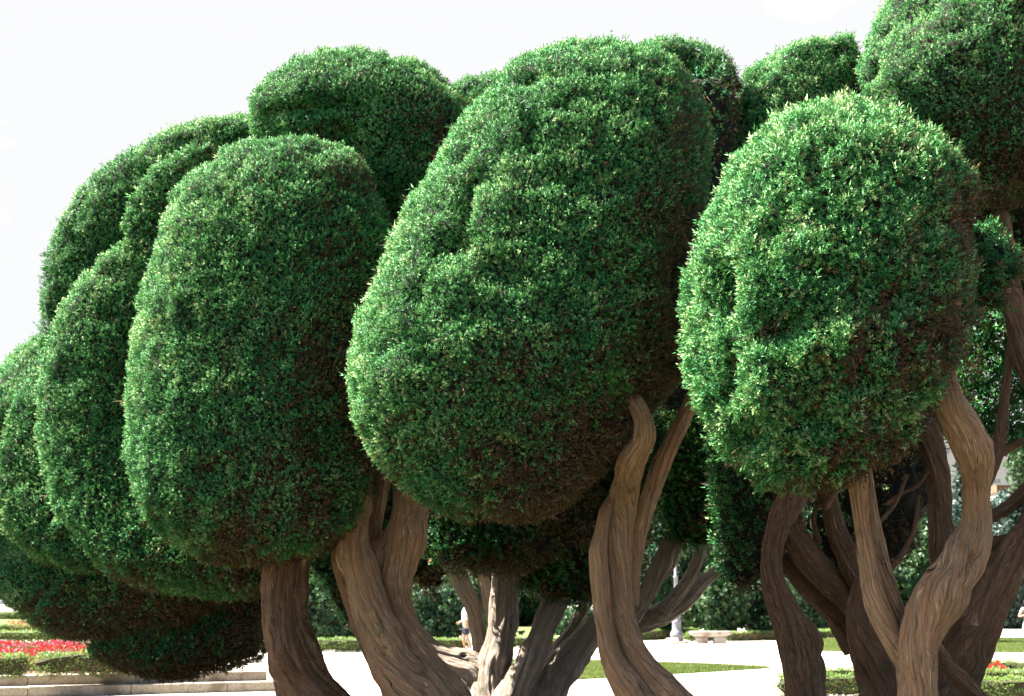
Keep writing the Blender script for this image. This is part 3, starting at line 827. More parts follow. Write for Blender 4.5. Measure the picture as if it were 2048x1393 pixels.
def blades(name, poly, n, seed, h=0.06, w=0.02, label=''):
    rs = np.random.RandomState(seed)
    a = np.array([[p[0], p[1]] for p in poly])
    mn, mxx = a.min(0), a.max(0)
    q = rs.rand(n, 2) * (mxx - mn) + mn
    q = q[inpoly(q[:, 0], q[:, 1], a)]
    m = len(q)
    p = np.c_[q, np.full(m, .01)]
    ang = rs.rand(m) * 6.28
    s = np.c_[np.cos(ang), np.sin(ang), np.zeros(m)] * (w / 2)
    tip = p + np.c_[rs.normal(0, h * .4, (m, 2)), h * (.5 + rs.rand(m))]
    V = np.stack([p - s, p + s, tip], 1).reshape(-1, 3)
    t = np.clip(.45 + .3 * vn(p, .7, 3) + rs.normal(0, .15, m), 0, 1)
    o = mesh_np(name, V, [(np.arange(3 * m).reshape(-1, 3), 0, t, False)], [M_BLADE])
    return tag(o, label, 'grass', kind='stuff')


blades('grass', wedge, 160000, 1, label='short yellowish green grass on the tapering lawn wedge behind the trunks')
blades('grass', lawnR, 200000, 2, label='short green grass on the lawn strip at right')


# thin darker lines across the pale ground
def dark_line(a, b, w=0.02):
    a, b = a[:2], b[:2]
    d = (b - a) / np.linalg.norm(b - a)
    n = np.array([-d[1], d[0]]) * w / 2
    sheet('ground_line', [a - n, b - n, b + n, a + n], 0.004, M_LINE)


dark_line(PG(500, 1322), PG(1000, 1340), .03)
dark_line(PG(1240, 1366), PG(1640, 1392), .02)
dark_line(PG(1900, 1320), PG(2200, 1327), .03)
dark_line(PG(1300, 1303), PG(1560, 1309), .03)


# ------------------------------------------------------------------ generic mesh helpers for built things
def boxes(name, bx, mat, parent=None, bevel=0.012, loc=None):
    bm = bmesh.new()
    for (x0, x1, y0, y1, z0, z1) in bx:
        vs = [bm.verts.new(v) for v in [(x0, y0, z0), (x1, y0, z0), (x1, y1, z0), (x0, y1, z0), (x0, y0, z1), (x1, y0, z1), (x1, y1, z1), (x0, y1, z1)]]
        for f in [(0, 3, 2, 1), (4, 5, 6, 7), (0, 1, 5, 4), (1, 2, 6, 5), (2, 3, 7, 6), (3, 0, 4, 7)]:
            bm.faces.new([vs[i] for i in f])
    if bevel:
        bmesh.ops.bevel(bm, geom=bm.edges[:], offset=bevel, segments=2, affect='EDGES', profile=0.5)
    me = bpy.data.meshes.new(name)
    bm.to_mesh(me)
    bm.free()
    me.materials.append(mat)
    return link(bpy.data.objects.new(name, me), parent)


def rings(name, prof, mat, parent=None, n=32, c=(0, 0, 0), sx=1.0, sy=1.0, expo=2.0, rot=0.0, smooth=True, top=True):
    """superelliptic rings (r, z) stacked"""
    e = 2 / expo
    th = np.linspace(0, 2 * math.pi, n, endpoint=False) + rot
    V = []
    for (r, z) in prof:
        V.append(np.c_[np.sign(np.cos(th)) * np.abs(np.cos(th)) ** e * r * sx + c[0],
                       np.sign(np.sin(th)) * np.abs(np.sin(th)) ** e * r * sy + c[1], np.full(n, z + c[2])])
    V = np.concatenate(V)
    m = len(prof)
    f = ring_faces(m, n)
    me = bpy.data.meshes.new(name)
    F_ = [list(map(int, q)) for q in f] + [list(range((m - 1) * n, m * n)), list(range(n))[::-1]]
    me.from_pydata([tuple(v) for v in V], [], F_)
    for p in me.polygons:
        p.use_smooth = smooth and len(p.vertices) == 4
    me.materials.append(mat)
    return link(bpy.data.objects.new(name, me), parent)


# ------------------------------------------------------------------ stone steps at left, bed behind
def step(name, a, b, z0, z1, depth, label, n):
    """a, b : ground points of the front edge; blocks of stone with fine joints"""
    a, b = a[:2], b[:2]
    d = (b - a)
    L = np.linalg.norm(d)
    d = d / L
    t = thing(name, label, 'step', (a[0], a[1], z0))
    ang = math.atan2(d[1], d[0])
    t.rotation_euler = (0, 0, ang)
    cuts = [0]
    rs = random.Random(n)
    while cuts[-1] < L - 2.2:
        cuts.append(cuts[-1] + 1.5 + rs.random() * .5)
    cuts.append(L)
    for k in range(len(cuts) - 1):
        o = boxes('stone_block', [(cuts[k] + .004, cuts[k + 1] - .004, 0, depth, 0, z1 - z0 + rs.random() * .006)], M_STONE, None, .012)
        o.parent = t
    return t


A0 = PG(-900, 1418)
B0 = PG(625, 1381)
step('stone_step', A0, B0, 0, 0.17, 0.62, 'lower long granite step at bottom left, passing behind the leaning trunk', 1)
dl = (B0 - A0)[:2] / np.linalg.norm((B0 - A0)[:2])
nl_ = np.array([-dl[1], dl[0]])
Au = np.r_[A0[:2] + nl_ * 0.42, 0]
# upper step ends just left of the trunk
tt = 0.0
for k in range(2000):
    q = Au[:2] + dl * k * .01
    pxx = 1024 + F * (q[0] / (q[1] * ct + (0.3 - CAMZ) * st))
    if pxx > 534: break
Bu = np.r_[Au[:2] + dl * k * .01, 0]
step('stone_step', Au, Bu, 0.0, 0.345, 0.5, 'upper granite step edging the flower bed at left, ending before the trunk', 2)
q0 = Au[:2] + nl_ * .5
q1 = Bu[:2] + nl_ * .5 - dl * 0.6
bed = boxes('bed_soil', [(0, float(np.linalg.norm(q1 - q0)), 0, 11.5, 0, .325)], M_SOIL, None, 0)
bed.location = (q0[0], q0[1], 0)
bed.rotation_euler = (0, 0, math.atan2(dl[1], dl[0]))
bed['kind'] = 'structure'


# ------------------------------------------------------------------ hedges
def hedge(name, a, b, h, wd, z0, label, seed, mat=None, coremat=None, dens=500, L=.05, w=.022, K=5, group='low clipped box hedges', lump=(0.03, 2.0, 0.03, 6.0),
          cat='hedge', tbias=.42, brown=.1, name_part='leaves', tvar=.2):
    a, b = np.array(a[:2]), np.array(b[:2])
    Lh = np.linalg.norm(b - a)
    d = (b - a) / Lh
    n = np.array([-d[1], d[0]])
    m = max(20, int(Lh / .10))
    nu = 60
    s = np.linspace(0, Lh, m)
    th = np.linspace(0, 2 * math.pi, nu, endpoint=False)
    e = 2 / 5.0
    cx = np.sign(np.cos(th)) * np.abs(np.cos(th)) ** e
    cz = np.sign(np.sin(th)) * np.abs(np.sin(th)) ** e
    sc = np.clip(np.minimum(s, Lh - s) / .12, 0.05, 1) ** .5
    G = np.zeros((m, nu, 3))
    for k in range(2):
        G[..., k] = a[k] + d[k] * s[:, None] + n[k] * cx[None] * (wd / 2) * sc[:, None]
    G[..., 2] = z0 + h / 2 + cz[None] * (h / 2) * sc[:, None]
    mid = (a + b) / 2
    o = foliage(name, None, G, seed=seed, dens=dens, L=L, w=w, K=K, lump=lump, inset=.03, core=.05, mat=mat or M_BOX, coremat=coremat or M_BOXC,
                brown=brown, tbias=tbias, tvar=tvar, backdens=.5)
    return tag(o, label, cat, group)


def gz(px, py, z): return PG(px, py, z)


# left bed: z 0.325
Z1 = .325
hedge('box_hedge', gz(-60, 1362, Z1), gz(60, 1358, Z1), .44, .5, Z1, 'front box hedge at bottom left, the shorter block left of a dark gap', 31, w=.026, tbias=.4)
hedge('box_hedge', gz(64, 1357, Z1), gz(330, 1348, Z1), .46, .5, Z1, 'front box hedge above the stone steps, the long block right of a dark gap', 32, w=.026, tbias=.42)
hedge('box_hedge', gz(-80, 1285, Z1), gz(360, 1283, Z1), .40, .6, Z1, 'box hedge directly behind the red and pink flowers', 33, L=.06, w=.03, tbias=.5)
hedge('box_hedge', gz(-120, 1262, .0), gz(330, 1262, .0), .36, 1.2, .0, 'broad low hedge two rows behind the red flowers', 34, L=.07, w=.035, tbias=.48)
hedge('box_hedge', gz(-160, 1238, .0), gz(260, 1240, .0), .75, 1.6, .0, 'farthest low hedge at the left edge, partly brown', 35, L=.09, w=.045, tbias=.5, brown=.5, dens=220)
# main far line of hedge
hedge('box_hedge', PG(430, 1306), PG(792, 1304), .46, .7, 0, 'box hedge between the leaning trunk and the forked trunk', 36, tbias=.5, L=.06, w=.03, dens=360)
hedge('box_hedge', PG(796, 1304), PG(938, 1302), .46, .7, 0, 'box hedge beside the walking person, left of the grey stems', 37, tbias=.5, L=.06, w=.03, dens=360)
hedge('box_hedge', PG(942, 1297), PG(1215, 1295), .42, .7, 0, 'box hedge seen through the fan of grey stems', 38, tbias=.5, L=.06, w=.03, dens=360)
hedge('box_hedge', PG(1220, 1284), PG(1392, 1276), .46, .7, 0, 'box hedge left of and behind the lamp post', 39, tbias=.5, L=.06, w=.03, dens=360)
hedge('box_hedge', PG(1372, 1284), PG(1440, 1282), .40, .6, 0, 'short box hedge just behind the stone bench', 40, tbias=.5, L=.06, w=.03, dens=360)
hedge('box_hedge', PG(1446, 1283), PG(1585, 1280), .42, .7, 0, 'box hedge running right from the stone bench', 41, tbias=.5, L=.06, w=.03, dens=360, brown=.35)
hedge('box_hedge', PG(1590, 1279), PG(1715, 1276), .42, .7, 0, 'box hedge seen between the knobbed trunk and the crossing stems', 42, tbias=.5, L=.06, w=.03, dens=360)
# right bed
hedge('box_hedge', PG(1545, 1398), PG(1830, 1392), .42, .5, 0, 'near box hedge at the foot of the knobbed trunk, low right', 43, tbias=.38, brown=.35)
hedge('box_hedge', PG(1600, 1368), PG(1835, 1362), .32, .5, 0, 'second box hedge behind the near one between the dark trunks', 44, tbias=.45, brown=.25)
hedge('box_hedge', PG(1880, 1404), PG(2150, 1406), .42, .5, 0, 'near box hedge in the bottom right corner', 45, tbias=.45, brown=.12)
hedge('box_hedge', PG(1880, 1370), PG(2150, 1374), .34, .5, 0, 'box hedge in front of the few red flowers at right', 46, tbias=.42, brown=.25)
hedge('box_hedge', PG(1880, 1343), PG(2150, 1350), .30, .45, 0, 'uneven row of small leafy plants at the path edge, right', 47, tbias=.4, brown=.2, lump=(0.05, 3, .07, 6))


# flower beds
def flowers(name, poly_px, z, n, seed, label, h=.22, lo=.2, hi=1.0, size=.055):
    rs = np.random.RandomState(seed)
    a = np.array([PG(p[0], p[1], z)[:2] for p in poly_px])
    mn, mxx = a.min(0), a.max(0)
    q = rs.rand(n * 4, 2) * (mxx - mn) + mn
    q = q[inpoly(q[:, 0], q[:, 1], a)][:n]
    m = len(q)
    p3 = np.c_[q, np.zeros(m)]
    hh = z + h * (.55 + .3 * vn(p3, 2.5, 4) + .25 * rs.rand(m))
    p = np.c_[q, hh]
    # plant leaves
    ml = m * 2
    ql = q[rs.randint(0, m, ml)] + rs.normal(0, .06, (ml, 2))
    pl = np.c_[ql, z + h * rs.rand(ml) * .8]
    V1 = sprigs(rs, pl, np.tile([0, 0, 1.0], (ml, 1)), np.full(ml, .10), 5, np.full(ml, .05), .2, .6)
    t1_ = np.repeat(rs.rand(ml) * .18, 5)
    V2 = sprigs(rs, p, np.tile([0, -.35, 1.0], (m, 1)), np.full(m, size), 6, np.full(m, size * .9), .2, .5)
    zone = vn(p3, .9, seed) + .5 * vn(p3, 3.0, seed + 4) + rs.normal(0, .18, m)
    tt = np.where(zone < 0, .22 + .2 * rs.rand(m), .5 + .22 * rs.rand(m))
    tt = np.where(rs.rand(m) < .07, .92 + .08 * rs.rand(m), tt)
    tt = np.where(rs.rand(m) < .07, .82, tt)
    if hi < .6: tt = np.where(tt > .5, .3, tt)
    t2_ = np.repeat(tt, 6)
    nV = len(V1)
    V = np.concatenate([V1, V2])
    Fx = np.arange(len(V)).reshape(-1, 3)
    o = mesh_np(name, V, [(Fx, 0, np.concatenate([t1_, t2_]), False)], [M_FLOW])
    return tag(o, label, 'flowers', kind='stuff')


flowers('flowers', [(-120, 1346), (240, 1340), (230, 1308), (120, 1302), (-120, 1302)], Z1, 9000, 1, 'dense bed of red and pink flowers behind the front hedge at left', h=.24, size=.075)
flowers('flowers', [(1950, 1364), (2010, 1364), (2000, 1352), (1950, 1352)], 0, 420, 2, 'small patch of red flowers at right beside the dark trunk', h=.34, hi=.5, size=.06)
flowers('flowers', [(15, 1262), (75, 1262), (75, 1252), (15, 1252)], Z1 - .2, 160, 3, 'sparse orange red flowers between the far hedges at left', h=.45, hi=.5, size=.06)


# ------------------------------------------------------------------ background trees
def bgtree(name, px0, px1, pytop, pybot, Y, label, seed, cat='tree', mat=None, dens=55, L=.30, w=.15, K=6, trunk=True, group='evergreens beyond the box hedges',
           lump=(0.35, .5, 0.28, 1.5), tbias=.38, tvar=.3, cone=False, rd=.8, fill=1.0):
    c0 = P((px0 + px1) / 2, 1207, Y)
    t = thing(name, label, cat, (c0[0], Y, 0), group)
    H = pybot - pytop
    rows = []
    for k in range(13):
        u = k / 12
        if cone:
            f = (0.06 + .94 * u ** .85) * (1 if u < .94 else .8)
        else:
            f = math.sin(math.pi * (0.06 + .86 * u)) ** .55
        cx, hw = (px0 + px1) / 2, (px1 - px0) / 2
        rows.append((pytop + H * u, cx - hw * f, cx + hw * f))
    G = loft(rows, Y, rd, nv=100, nu=110, sm=3)
    foliage('crown', t, G, seed=seed, dens=dens, L=L, w=w, K=K, lump=lump, inset=.2, core=.3, mat=mat or M_BROAD, coremat=M_CORE, brown=.03, tbias=tbias, tvar=tvar,
            backdens=.5, spikes=.08, spread=.8, up=.1)
    if trunk:
        zt = G[..., 2].mean()
        prof = [(.19, -0.1), (.15, .2), (.12, zt * .5), (.08, zt)]
        rings('trunk', prof, M_BARKG, t, 14, (c0[0], Y, 0))
    return t


bgtree('evergreen_shrub', 560, 720, 1120, 1292, 57, 'round dark evergreen shrub seen between the two left trunks', 51, 'shrub')
bgtree('evergreen_shrub', 700, 850, 1130, 1290, 58.5, 'dark evergreen shrub mostly hidden behind the forked trunk', 52, 'shrub')
bgtree('evergreen_shrub', 815, 955, 1150, 1290, 57, 'glossy round evergreen shrub left of the person in the white shirt', 53, 'shrub')
bgtree('evergreen_shrub', 925, 1040, 1090, 1288, 63, 'bright green shrub seen high between the grey stems', 54, 'shrub', tbias=.55)
bgtree('evergreen_shrub', 1085, 1240, 1215, 1276, 74, 'low dark shrub behind the rightmost grey stems', 55, 'shrub')
bgtree('evergreen_shrub', 1225, 1350, 1110, 1272, 66, 'dark evergreen shrub left of the lamp post', 56, 'shrub', tbias=.3)
bgtree('evergreen_shrub', 1325, 1425, 1060, 1268, 70, 'light green leafy tree rising behind the lamp post', 57, 'tree', tbias=.62)
bgtree('evergreen_shrub', 1392, 1490, 1150, 1280, 64, 'pale green climbing shrub behind the stone bench', 58, 'shrub', tbias=.55)
bgtree('evergreen_shrub', 1450, 1580, 1150, 1280, 66, 'dark green rounded shrub right of the stone bench', 59, 'shrub')
bgtree('evergreen_tree', 1570, 1720, 1060, 1285, 78, 'dark evergreen behind the crossing stems', 60, tbias=.25)
bgtree('evergreen_tree', 1755, 1905, 1030, 1265, 60, 'bright green leafy tree framed between the twin stem and the tan trunk', 61, tbias=.58, tvar=.4)
bgtree('conifer', 1850, 2010, 915, 1290, 95, 'dark blue green conifer behind the tan bent trunk', 62, mat=M_CON, cone=True, L=.5, w=.2, dens=26, tbias=.45)
bgtree('conifer', 1960, 2120, 985, 1282, 92, 'spreading blue green conifer at the right edge behind the lawn', 63, mat=M_CON, cone=False, L=.5, w=.2, dens=26, tbias=.45)
bgtree('conifer', 1790, 1900, 960, 1290, 104, 'slim dark conifer partly behind the bright green tree', 64, mat=M_CON, cone=True, L=.5, w=.2, dens=26, tbias=.4)
bgtree('conifer', 2030, 2300, 900, 1285, 100, 'large conifer cut by the right edge of the view', 65, mat=M_CON, cone=False, L=.5, w=.2, dens=26, tbias=.35)
bgtree('evergreen_tree', 2005, 2150, 830, 1010, 24, 'near leafy evergreen bough overhanging from the right edge', 66, mat=M_BROAD, L=.10, w=.045, dens=330, lump=(.12, 1.2, .08, 4), tbias=.6,
       group='evergreens beyond the box hedges')
# a far row closing the view under the crowns
k = 0
for (a, b, top, lab) in [(430, 640, 1080, 'far dark evergreen behind the leaning trunk'), (620, 860, 1050, 'far dark evergreen behind the forked trunk'),
                         (840, 1120, 1060, 'far dark evergreen behind the grey stems'), (1210, 1420, 1000, 'tall far evergreen behind the lamp post'),
                         (1380, 1600, 1010, 'tall far evergreen above the stone bench'), (1560, 1760, 1020, 'tall far evergreen behind the knobbed trunk'),
                         (1730, 1900, 1010, 'tall far evergreen behind the bright green tree')]:
    bgtree('evergreen_tree', a, b, top, 1262, 96 + 4 * (k % 3), lab, 70 + k, L=.5, w=.25, dens=22, tbias=.25)
    k += 1
hedge('clipped_hedge', PG(1000, 1248), PG(1260, 1247), 1.0, 1.2, 0, 'tall clipped dark hedge seen far off between the grey stems', 81, mat=M_BROAD, L=.2, w=.1, dens=90,
      group=None, tbias=.2)
hedge('clipped_hedge', PG(1600, 1256), PG(2300, 1256), 1.6, 1.5, 0, 'long dark hedge closing the lawn at right', 82, mat=M_CON, L=.25, w=.12, dens=60,
      group=None, tbias=.4)

# ------------------------------------------------------------------ stone bench
bc = PG(1421, 1288)
YB = bc[1]
s_ = np.linalg.norm(bc - CAM) / F
bench = thing('stone_bench', 'pale stone garden bench with thick rounded seat, beside the lamp post', 'bench', bc)
rings('seat', [(.60, .27), (.68, .31), (.78, .35), (.83, .39), (.85, .43), (.85, .465), (.83, .49), (.80, .50)], M_BENCH, bench, 64, (bc[0], bc[1], 0), 1.0, .33, 5.0)
for sx in (-.36, .36):
    rings('leg', [(.27, -.01), (.27, .05), (.24, .08), (.235, .20), (.25, .268)], M_BENCH, bench, 32, (bc[0] + sx, bc[1], 0), 1, .85, 6.0)

# ------------------------------------------------------------------ lamp post
lc = PG(1354, 1287)
lamp = thing('lamp_post', 'grey iron lamp post with stout banded pedestal, left of the stone bench', 'lamp post', lc)
rings('base', [(.50, -.01), (.50, .06), (.44, .08)], M_BENCH, lamp, 8, (lc[0], lc[1], 0), 1, 1, 2, math.pi / 8, False)
rings('pedestal', [(.25, .08), (.26, .30), (.28, .34), (.25, .38), (.26, .44), (.20, .50), (.185, .56), (.18, .80), (.20, .84), (.20, .88), (.175, .92), (.17, 1.26),
                   (.20, 1.30), (.21, 1.36), (.17, 1.42), (.10, 1.48)], M_IRON, lamp, 32, (lc[0], lc[1], 0))
pr = [(.09, 1.48), (.085, 1.6), (.075, 2.6), (.10, 2.63), (.10, 2.68), (.065, 2.72), (.05, 3.9), (.09, 3.93), (.09, 3.98), (.04, 4.02)]
rings('shaft', pr, M_IRON, lamp, 24, (lc[0], lc[1], 0))
lan = rings('lantern', [(.10, 4.02), (.12, 4.05), (.20, 4.45), (.21, 4.47)], M_GLASS, lamp, 6, (lc[0], lc[1], 0), smooth=False)
rings('lantern_cap', [(.24, 4.475), (.22, 4.52), (.10, 4.66), (.05, 4.70), (.04, 4.76), (.01, 4.82)], M_IRON, lamp, 6, (lc[0], lc[1], 0), smooth=False)
wb = PG(1343, 1288)
wbo = thing('stone_block', 'low pale sloping stone block leaning at the foot of the lamp post', 'stone', wb)
bm = bmesh.new()
w0, d0 = .40, .5
vs = [bm.verts.new(v) for v in [(wb[0] - w0, wb[1] - d0, 0), (wb[0] + w0 * .75, wb[1] - d0, 0), (wb[0] + w0 * .75, wb[1] - .05, 0), (wb[0] - w0, wb[1] - .05, 0),
                                (wb[0] - w0 * .9, wb[1] - d0, .05), (wb[0] + w0 * .6, wb[1] - d0, .10), (wb[0] + w0 * .6, wb[1] - .05, .24), (wb[0] - w0 * .5, wb[1] - .05, .24)]]
for f in [(0, 3, 2, 1), (4, 5, 6, 7), (0, 1, 5, 4), (1, 2, 6, 5), (2, 3, 7, 6), (3, 0, 4, 7)]:
    bm.faces.new([vs[i] for i in f])
bmesh.ops.bevel(bm, geom=bm.edges[:], offset=.015, segments=2, affect='EDGES')
me = bpy.data.meshes.new('block')
bm.to_mesh(me)
bm.free()
me.materials.append(M_BENCH)
link(bpy.data.objects.new('block', me), wbo)

# post behind the knobbed trunk
pc = PG(1570, 1391)
pt = thing('young_tree', 'young tree with thin grey trunks and yellowing leaves, half behind the knobbed dark trunk', 'tree', pc)
tube('trunk', pt, [(1576, 1322, 12), (1575, 1340, 15), (1573, 1365, 17), (1571, 1391, 20)], pc[1], M_BARKG, 41, flute=.1, nu=32)
tube('limb', pt, [(1590, 1322, 10), (1584, 1345, 11), (1580, 1370, 12), (1577, 1391, 14)], pc[1] + .1, M_BARKG, 42, flute=.1, nu=32)
G = loft([(1349, 1560, 1572), (1358, 1554, 1580), (1368, 1555, 1580), (1376, 1562, 1574)], pc[1] + .2, .7, nv=60, nu=60, sm=2)
foliage('leaf_tuft', pt, G, seed=90, dens=600, L=.06, w=.03, K=5, mat=M_BOX, coremat=M_BOXC, tbias=.6, brown=.5, inset=.02, core=.04, lump=(.02, 3, .02, 8))

# distant white gantry-like seats beyond the hedge: a small white metal garden table
gt = PG(1620, 1262)
tb = thing('garden_table', 'small white metal table in shade between the knobbed trunk and crossing stems', 'table', gt)
rings('tabletop', [(.55, 1.0), (.56, 1.03), (.55, 1.06)], M_METALW, tb, 32, (gt[0], gt[1], 0))
for sx, sy in ((-.3, -.3), (.3, -.3), (-.3, .3), (.3, .3)):
    rings('leg', [(.03, -.01), (.03, 1.0)], M_METALW, tb, 10, (gt[0] + sx, gt[1] + sy, 0))

# ------------------------------------------------------------------ far building
YBd = 300.0
b0 = P(1790, 1207, YBd)[0]
b1 = P(2075, 1207, YBd)[0]
bd = thing('apartment_building', 'distant pale apartment block with small windows, seen under the crowns at right', 'building', ((b0 + b1) / 2, YBd, 0))
ht = P(2000, 866, YBd)[2]
boxes('wall', [(b0, b1, YBd, YBd + 14, -1, ht)], M_WALL, bd, 0)
nwin = 0
row_z = P(2000, 967, YBd)[2]
for rz in np.arange(row_z % 3.1, ht - 2, 3.1):
    if rz < 18: continue
    for cxw in np.arange(b0 + 1.0, b1 - .8, 1.95 * 1.35):
        if nwin >= 96: break
        f = boxes('window', [(cxw, cxw + .55, YBd - .06, YBd + .02, rz, rz + .85), (cxw + .8, cxw + 1.35, YBd - .06, YBd + .02, rz, rz + .85)], M_WIN, bd, 0)
        nwin += 1
boxes('roof', [(b0 - .5, b1 + .5, YBd - .5, YBd + 14.5, ht + .003, ht + .6)], M_ROOF, bd, 0)
ann0, ann1 = P(2010, 1207, 260)[0], P(2100, 1207, 260)[0]
an = thing('apartment_building', 'lower distant house with a terracotta roof right of the pale block', 'building', ((ann0 + ann1) / 2, 260, 0))
hz = P(2000, 985, 260)[2]
boxes('wall', [(ann0, ann1, 260, 270, -1, hz)], M_WALL, an, 0)
boxes('roof', [(ann0 - .4, ann1 + .4, 259.6, 270.4, hz + .003, hz + 1.3)], M_ROOF, an, 0)


# ------------------------------------------------------------------ people
def skin_obj(name, chains, mat, parent, sub=2):
    """chains: list of lists of (x,y,z,r); first point of each later chain may equal an existing point"""
    bm = bmesh.new()
    pos, rad, edges = [], [], []
    def idx(p):
        for i, q in enumerate(pos):
            if sum((a - b) ** 2 for a, b in zip(q, p[:3])) < 1e-8:
                return i
        pos.append(tuple(p[:3]))
        rad.append(p[3])
        return len(pos) - 1
    for ch in chains:
        ii = [idx(p) for p in ch]
        for a, b in zip(ii[:-1], ii[1:]):
            edges.append((a, b))
    me = bpy.data.meshes.new(name)
    me.from_pydata(pos, edges, [])
    bm.free()
    me.materials.append(mat)
    o = bpy.data.objects.new(name, me)
    link(o, None)
    o.parent = parent
    sk = o.modifiers.new('skin', 'SKIN')
    sk.use_smooth_shade = True
    for i, sv in enumerate(me.skin_vertices[0].data):
        r = rad[i]
        sv.radius = r if isinstance(r, tuple) else (r, r)
        sv.use_root = (i == 0)
    ss = o.modifiers.new('sub', 'SUBSURF')
    ss.levels = ss.render_levels = sub
    return o


def person(loc, rz, label, style):
    t = thing('person', label, 'person', loc)
    t.rotation_euler = (0, 0, rz)
    hipz, shz = .93, 1.42
    ch = [[(0, 0, hipz, .135), (0, 0, 1.10, .115), (0, -.01, 1.25, .135), (0, 0, 1.37, .12), (0, .01, 1.46, .055), (0, 0, 1.53, .055), (0, -.01, 1.60, .085),
           (0, -.005, 1.68, .088), (0, 0, 1.74, .05)]]
    # nose and ears
    ch.append([(0, -.01, 1.60, .085), (0, -.105, 1.61, .012)])
    for s in (-1, 1):
        ch.append([(0, -.005, 1.68, .088), (s * .092, .01, 1.63, .012)])
        step_ = .10 if s > 0 else -.06
        ch.append([(0, 0, hipz, .135), (s * .10, 0, .86, .095), (s * .10, -.02 + step_ * .5, .50, .062), (s * .10, step_ + .02, .28, .055),
                   (s * .10, step_ + .05, .09, .038), (s * .10, step_ - .02, .045, .040), (s * .11, step_ - .13, .035, .03)])
        if style == 'walk':
            el = (s * .27, .07, 1.10)
            wr = (s * .16, -.18, .98)
        else:
            el = (s * .34, .02, 1.13)
            wr = (s * .16, -.16, 1.20)
        arm = [(0, 0, 1.37, .12), (s * .17, .01, 1.40, .062), (*el, .043), (*wr, .028)]
        ch.append(arm)
        d = Vector(wr) - Vector(el)
        d.normalize()
        palm = Vector(wr) + d * .06
        ch.append([(*wr, .028), (*palm, .030)])
        up = Vector((0, 0, 1))
        side = d.cross(Vector((s, 0, 0)))
        side.normalize()
        for q in range(4):
            f0 = palm + side * (q - 1.5) * .018 + d * .02
            f1 = f0 + d * (.04 - abs(q - 1.2) * .005)
            f2 = f1 + d * .03 + Vector((-s * .015, 0, -.012))
            ch.append([(*palm, .030), (*f0, .0095), (*f1, .0085), (*f2, .007)])
        th0 = Vector(wr) + d * .025 + side * .035
        ch.append([(*wr, .028), (*th0, .011), (*(th0 + d * .035 + side * .012), .009)])
    skin_obj('body', ch, M_SKIN, t)
    hm = M_HAIR if style == 'walk' else M_HAIR2
    hair = [[(0, .035, 1.70, .098), (0, .06, 1.63, .085), (0, .055, 1.56, .06)]]
    if style != 'walk': hair[0] += [(0, .07, 1.47, .055), (0, .075, 1.38, .035)]
    skin_obj('hair', hair, hm, t)
    top = [[(0, 0, .90, .155), (0, 0, 1.08, .142), (0, -.01, 1.25, .155), (0, 0, 1.38, .125), (0, .008, 1.445, .07)]]
    for s in (-1, 1):
        el = (s * .24, .05, 1.22) if style == 'walk' else (s * .26, .015, 1.27)
        top.append([(0, 0, 1.38, .125), (s * .17, .01, 1.40, .075), (*el, .066)])
    skin_obj('shirt', top, M_WHITE if style == 'walk' else M_PINK, t)
    if style == 'walk':
        sh = [[(0, 0, .93, .15), (0, 0, .86, .145)]]
        for s in (-1, 1):
            step_ = .10 if s > 0 else -.06
            sh.append([(0, 0, .86, .145), (s * .10, 0, .80, .105), (s * .105, -.01 + step_ * .4, .52, .092)])
        skin_obj('shorts', sh, M_NAVY, t)
    else:
        rings('skirt', [(.155, .98), (.19, .88), (.23, .68), (.25, .56), (.245, .55)], M_WHITE, None, 32, (0, 0, 0), 1, .8).parent = t
    for s in (-1, 1):
        step_ = .10 if s > 0 else -.06
        skin_obj('shoe', [[(s * .10, step_ + .07, .05, .045), (s * .10, step_ - .02, .045, .050), (s * .11, step_ - .14, .035, .036)]], M_WHITE, t)
    return t


person(PG(931, 1303), R(-80), 'person in white T-shirt, navy shorts and white shoes, half hidden by a grey stem', 'walk')
person(PG(2060, 1300), R(10), 'person with bent arms, pale top and short white skirt, at the right edge', 'stand')

# ------------------------------------------------------------------ light
EL, AZ = R(55), math.atan2(-1.0, .05)   # sun high on the left, a little behind the camera
sd = Vector((math.sin(AZ) * math.cos(EL), math.cos(AZ) * math.cos(EL), math.sin(EL)))
sl = bpy.data.lights.new('sun', 'SUN')
sl.energy = 5.0
sl.angle = R(0.5)
sl.color = (1, .94, .84)
so = link(bpy.data.objects.new('sun', sl))
so.rotation_euler = (-sd).to_track_quat('-Z', 'Y').to_euler()
W = bpy.data.worlds.new('World')
C.world = W
W.use_nodes = True
nt = W.node_tree
nd, ln = nt.nodes, nt.links
nd.clear()
sky = nd.new('ShaderNodeTexSky')
sky.sky_type = 'NISHITA'
sky.sun_disc = False
sky.sun_elevation = EL
sky.sun_rotation = AZ
sky.dust_density = 2
sky.air_density = 0.45
sky.ozone_density = 1.0
bg = nd.new('ShaderNodeBackground')
bg.inputs[1].default_value = 0.05
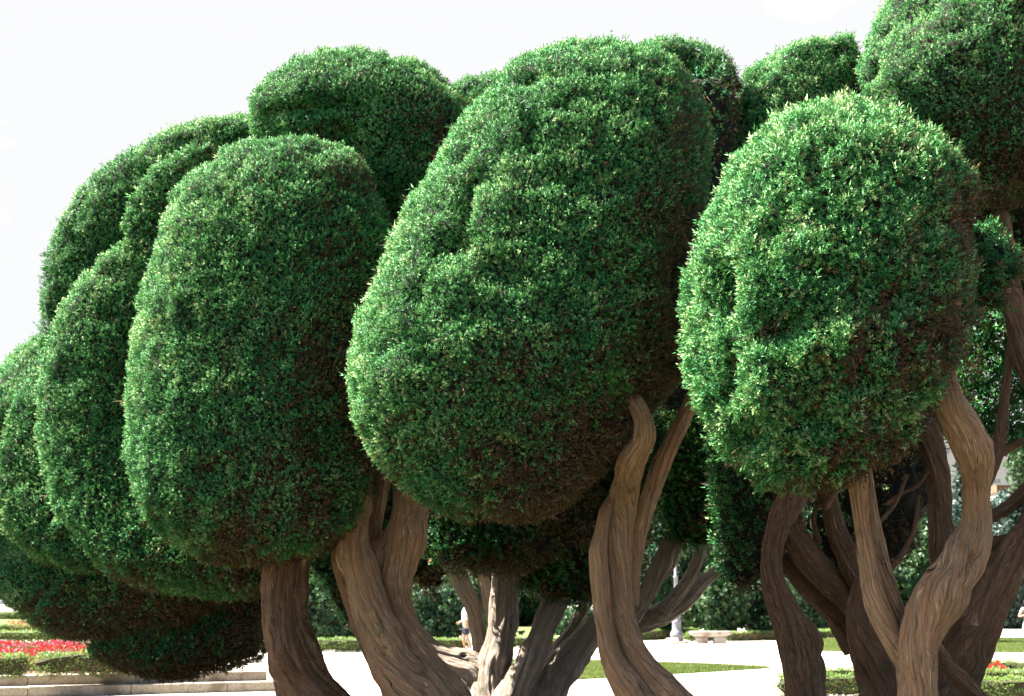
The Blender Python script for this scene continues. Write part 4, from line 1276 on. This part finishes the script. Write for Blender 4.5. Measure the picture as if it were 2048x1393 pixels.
# thin bright summer cloud
tc = nd.new('ShaderNodeTexCoord')
mp = nd.new('ShaderNodeMapping')
mp.inputs['Scale'].default_value = (1, 1, 2.2)
mp.inputs['Location'].default_value = (0.35, 0, 0.1)
cn = nd.new('ShaderNodeTexNoise')
cn.inputs['Scale'].default_value = 2.6
cn.inputs['Detail'].default_value = 9
cn.inputs['Roughness'].default_value = .55
cr = ramp(nd, [(.60, (0, 0, 0)), (.68, (1, 1, 1))])
mx = nd.new('ShaderNodeMix')
mx.data_type = 'RGBA'
ln.new(tc.outputs['Generated'], mp.inputs[0])
ln.new(mp.outputs[0], cn.inputs['Vector'])
ln.new(cn.outputs[0], cr.inputs[0])
sp = nd.new('ShaderNodeSeparateXYZ')
ln.new(tc.outputs['Generated'], sp.inputs[0])
mr = nd.new('ShaderNodeMapRange')
mr.inputs['From Min'].default_value = .42
mr.inputs['From Max'].default_value = .62
mr.inputs['To Min'].default_value = 1
mr.inputs['To Max'].default_value = 0
ln.new(sp.outputs[2], mr.inputs['Value'])
mr2 = nd.new('ShaderNodeMapRange')      # the haze bank lies ahead, clearer sky behind the viewer
mr2.inputs['From Min'].default_value = .05
mr2.inputs['From Max'].default_value = .45
ln.new(sp.outputs[1], mr2.inputs['Value'])
mm_ = nd.new('ShaderNodeMath')
mm_.operation = 'MULTIPLY'
ln.new(mr.outputs[0], mm_.inputs[0])
ln.new(mr2.outputs[0], mm_.inputs[1])
ln.new(mm_.outputs[0], mx.inputs[0])
cm = nd.new('ShaderNodeMix')
cm.data_type = 'RGBA'
ln.new(cr.outputs[0], cm.inputs[0])
cm.inputs[6].default_value = (2.28, 2.295, 2.325, 1)
cm.inputs[7].default_value = (3.0, 2.95, 2.95, 1)
ln.new(cm.outputs[2], mx.inputs[7])
ln.new(sky.outputs[0], mx.inputs[6])
ln.new(mx.outputs[2], bg.inputs[0])
wo = nd.new('ShaderNodeOutputWorld')
ln.new(bg.outputs[0], wo.inputs[0])

C.view_settings.view_transform = 'Standard'
C.view_settings.look = 'None'
C.view_settings.gamma = 1
C.view_settings.exposure = 3.08
C.cycles.max_bounces = 6
C.cycles.diffuse_bounces = 4
C.cycles.transparent_max_bounces = 4
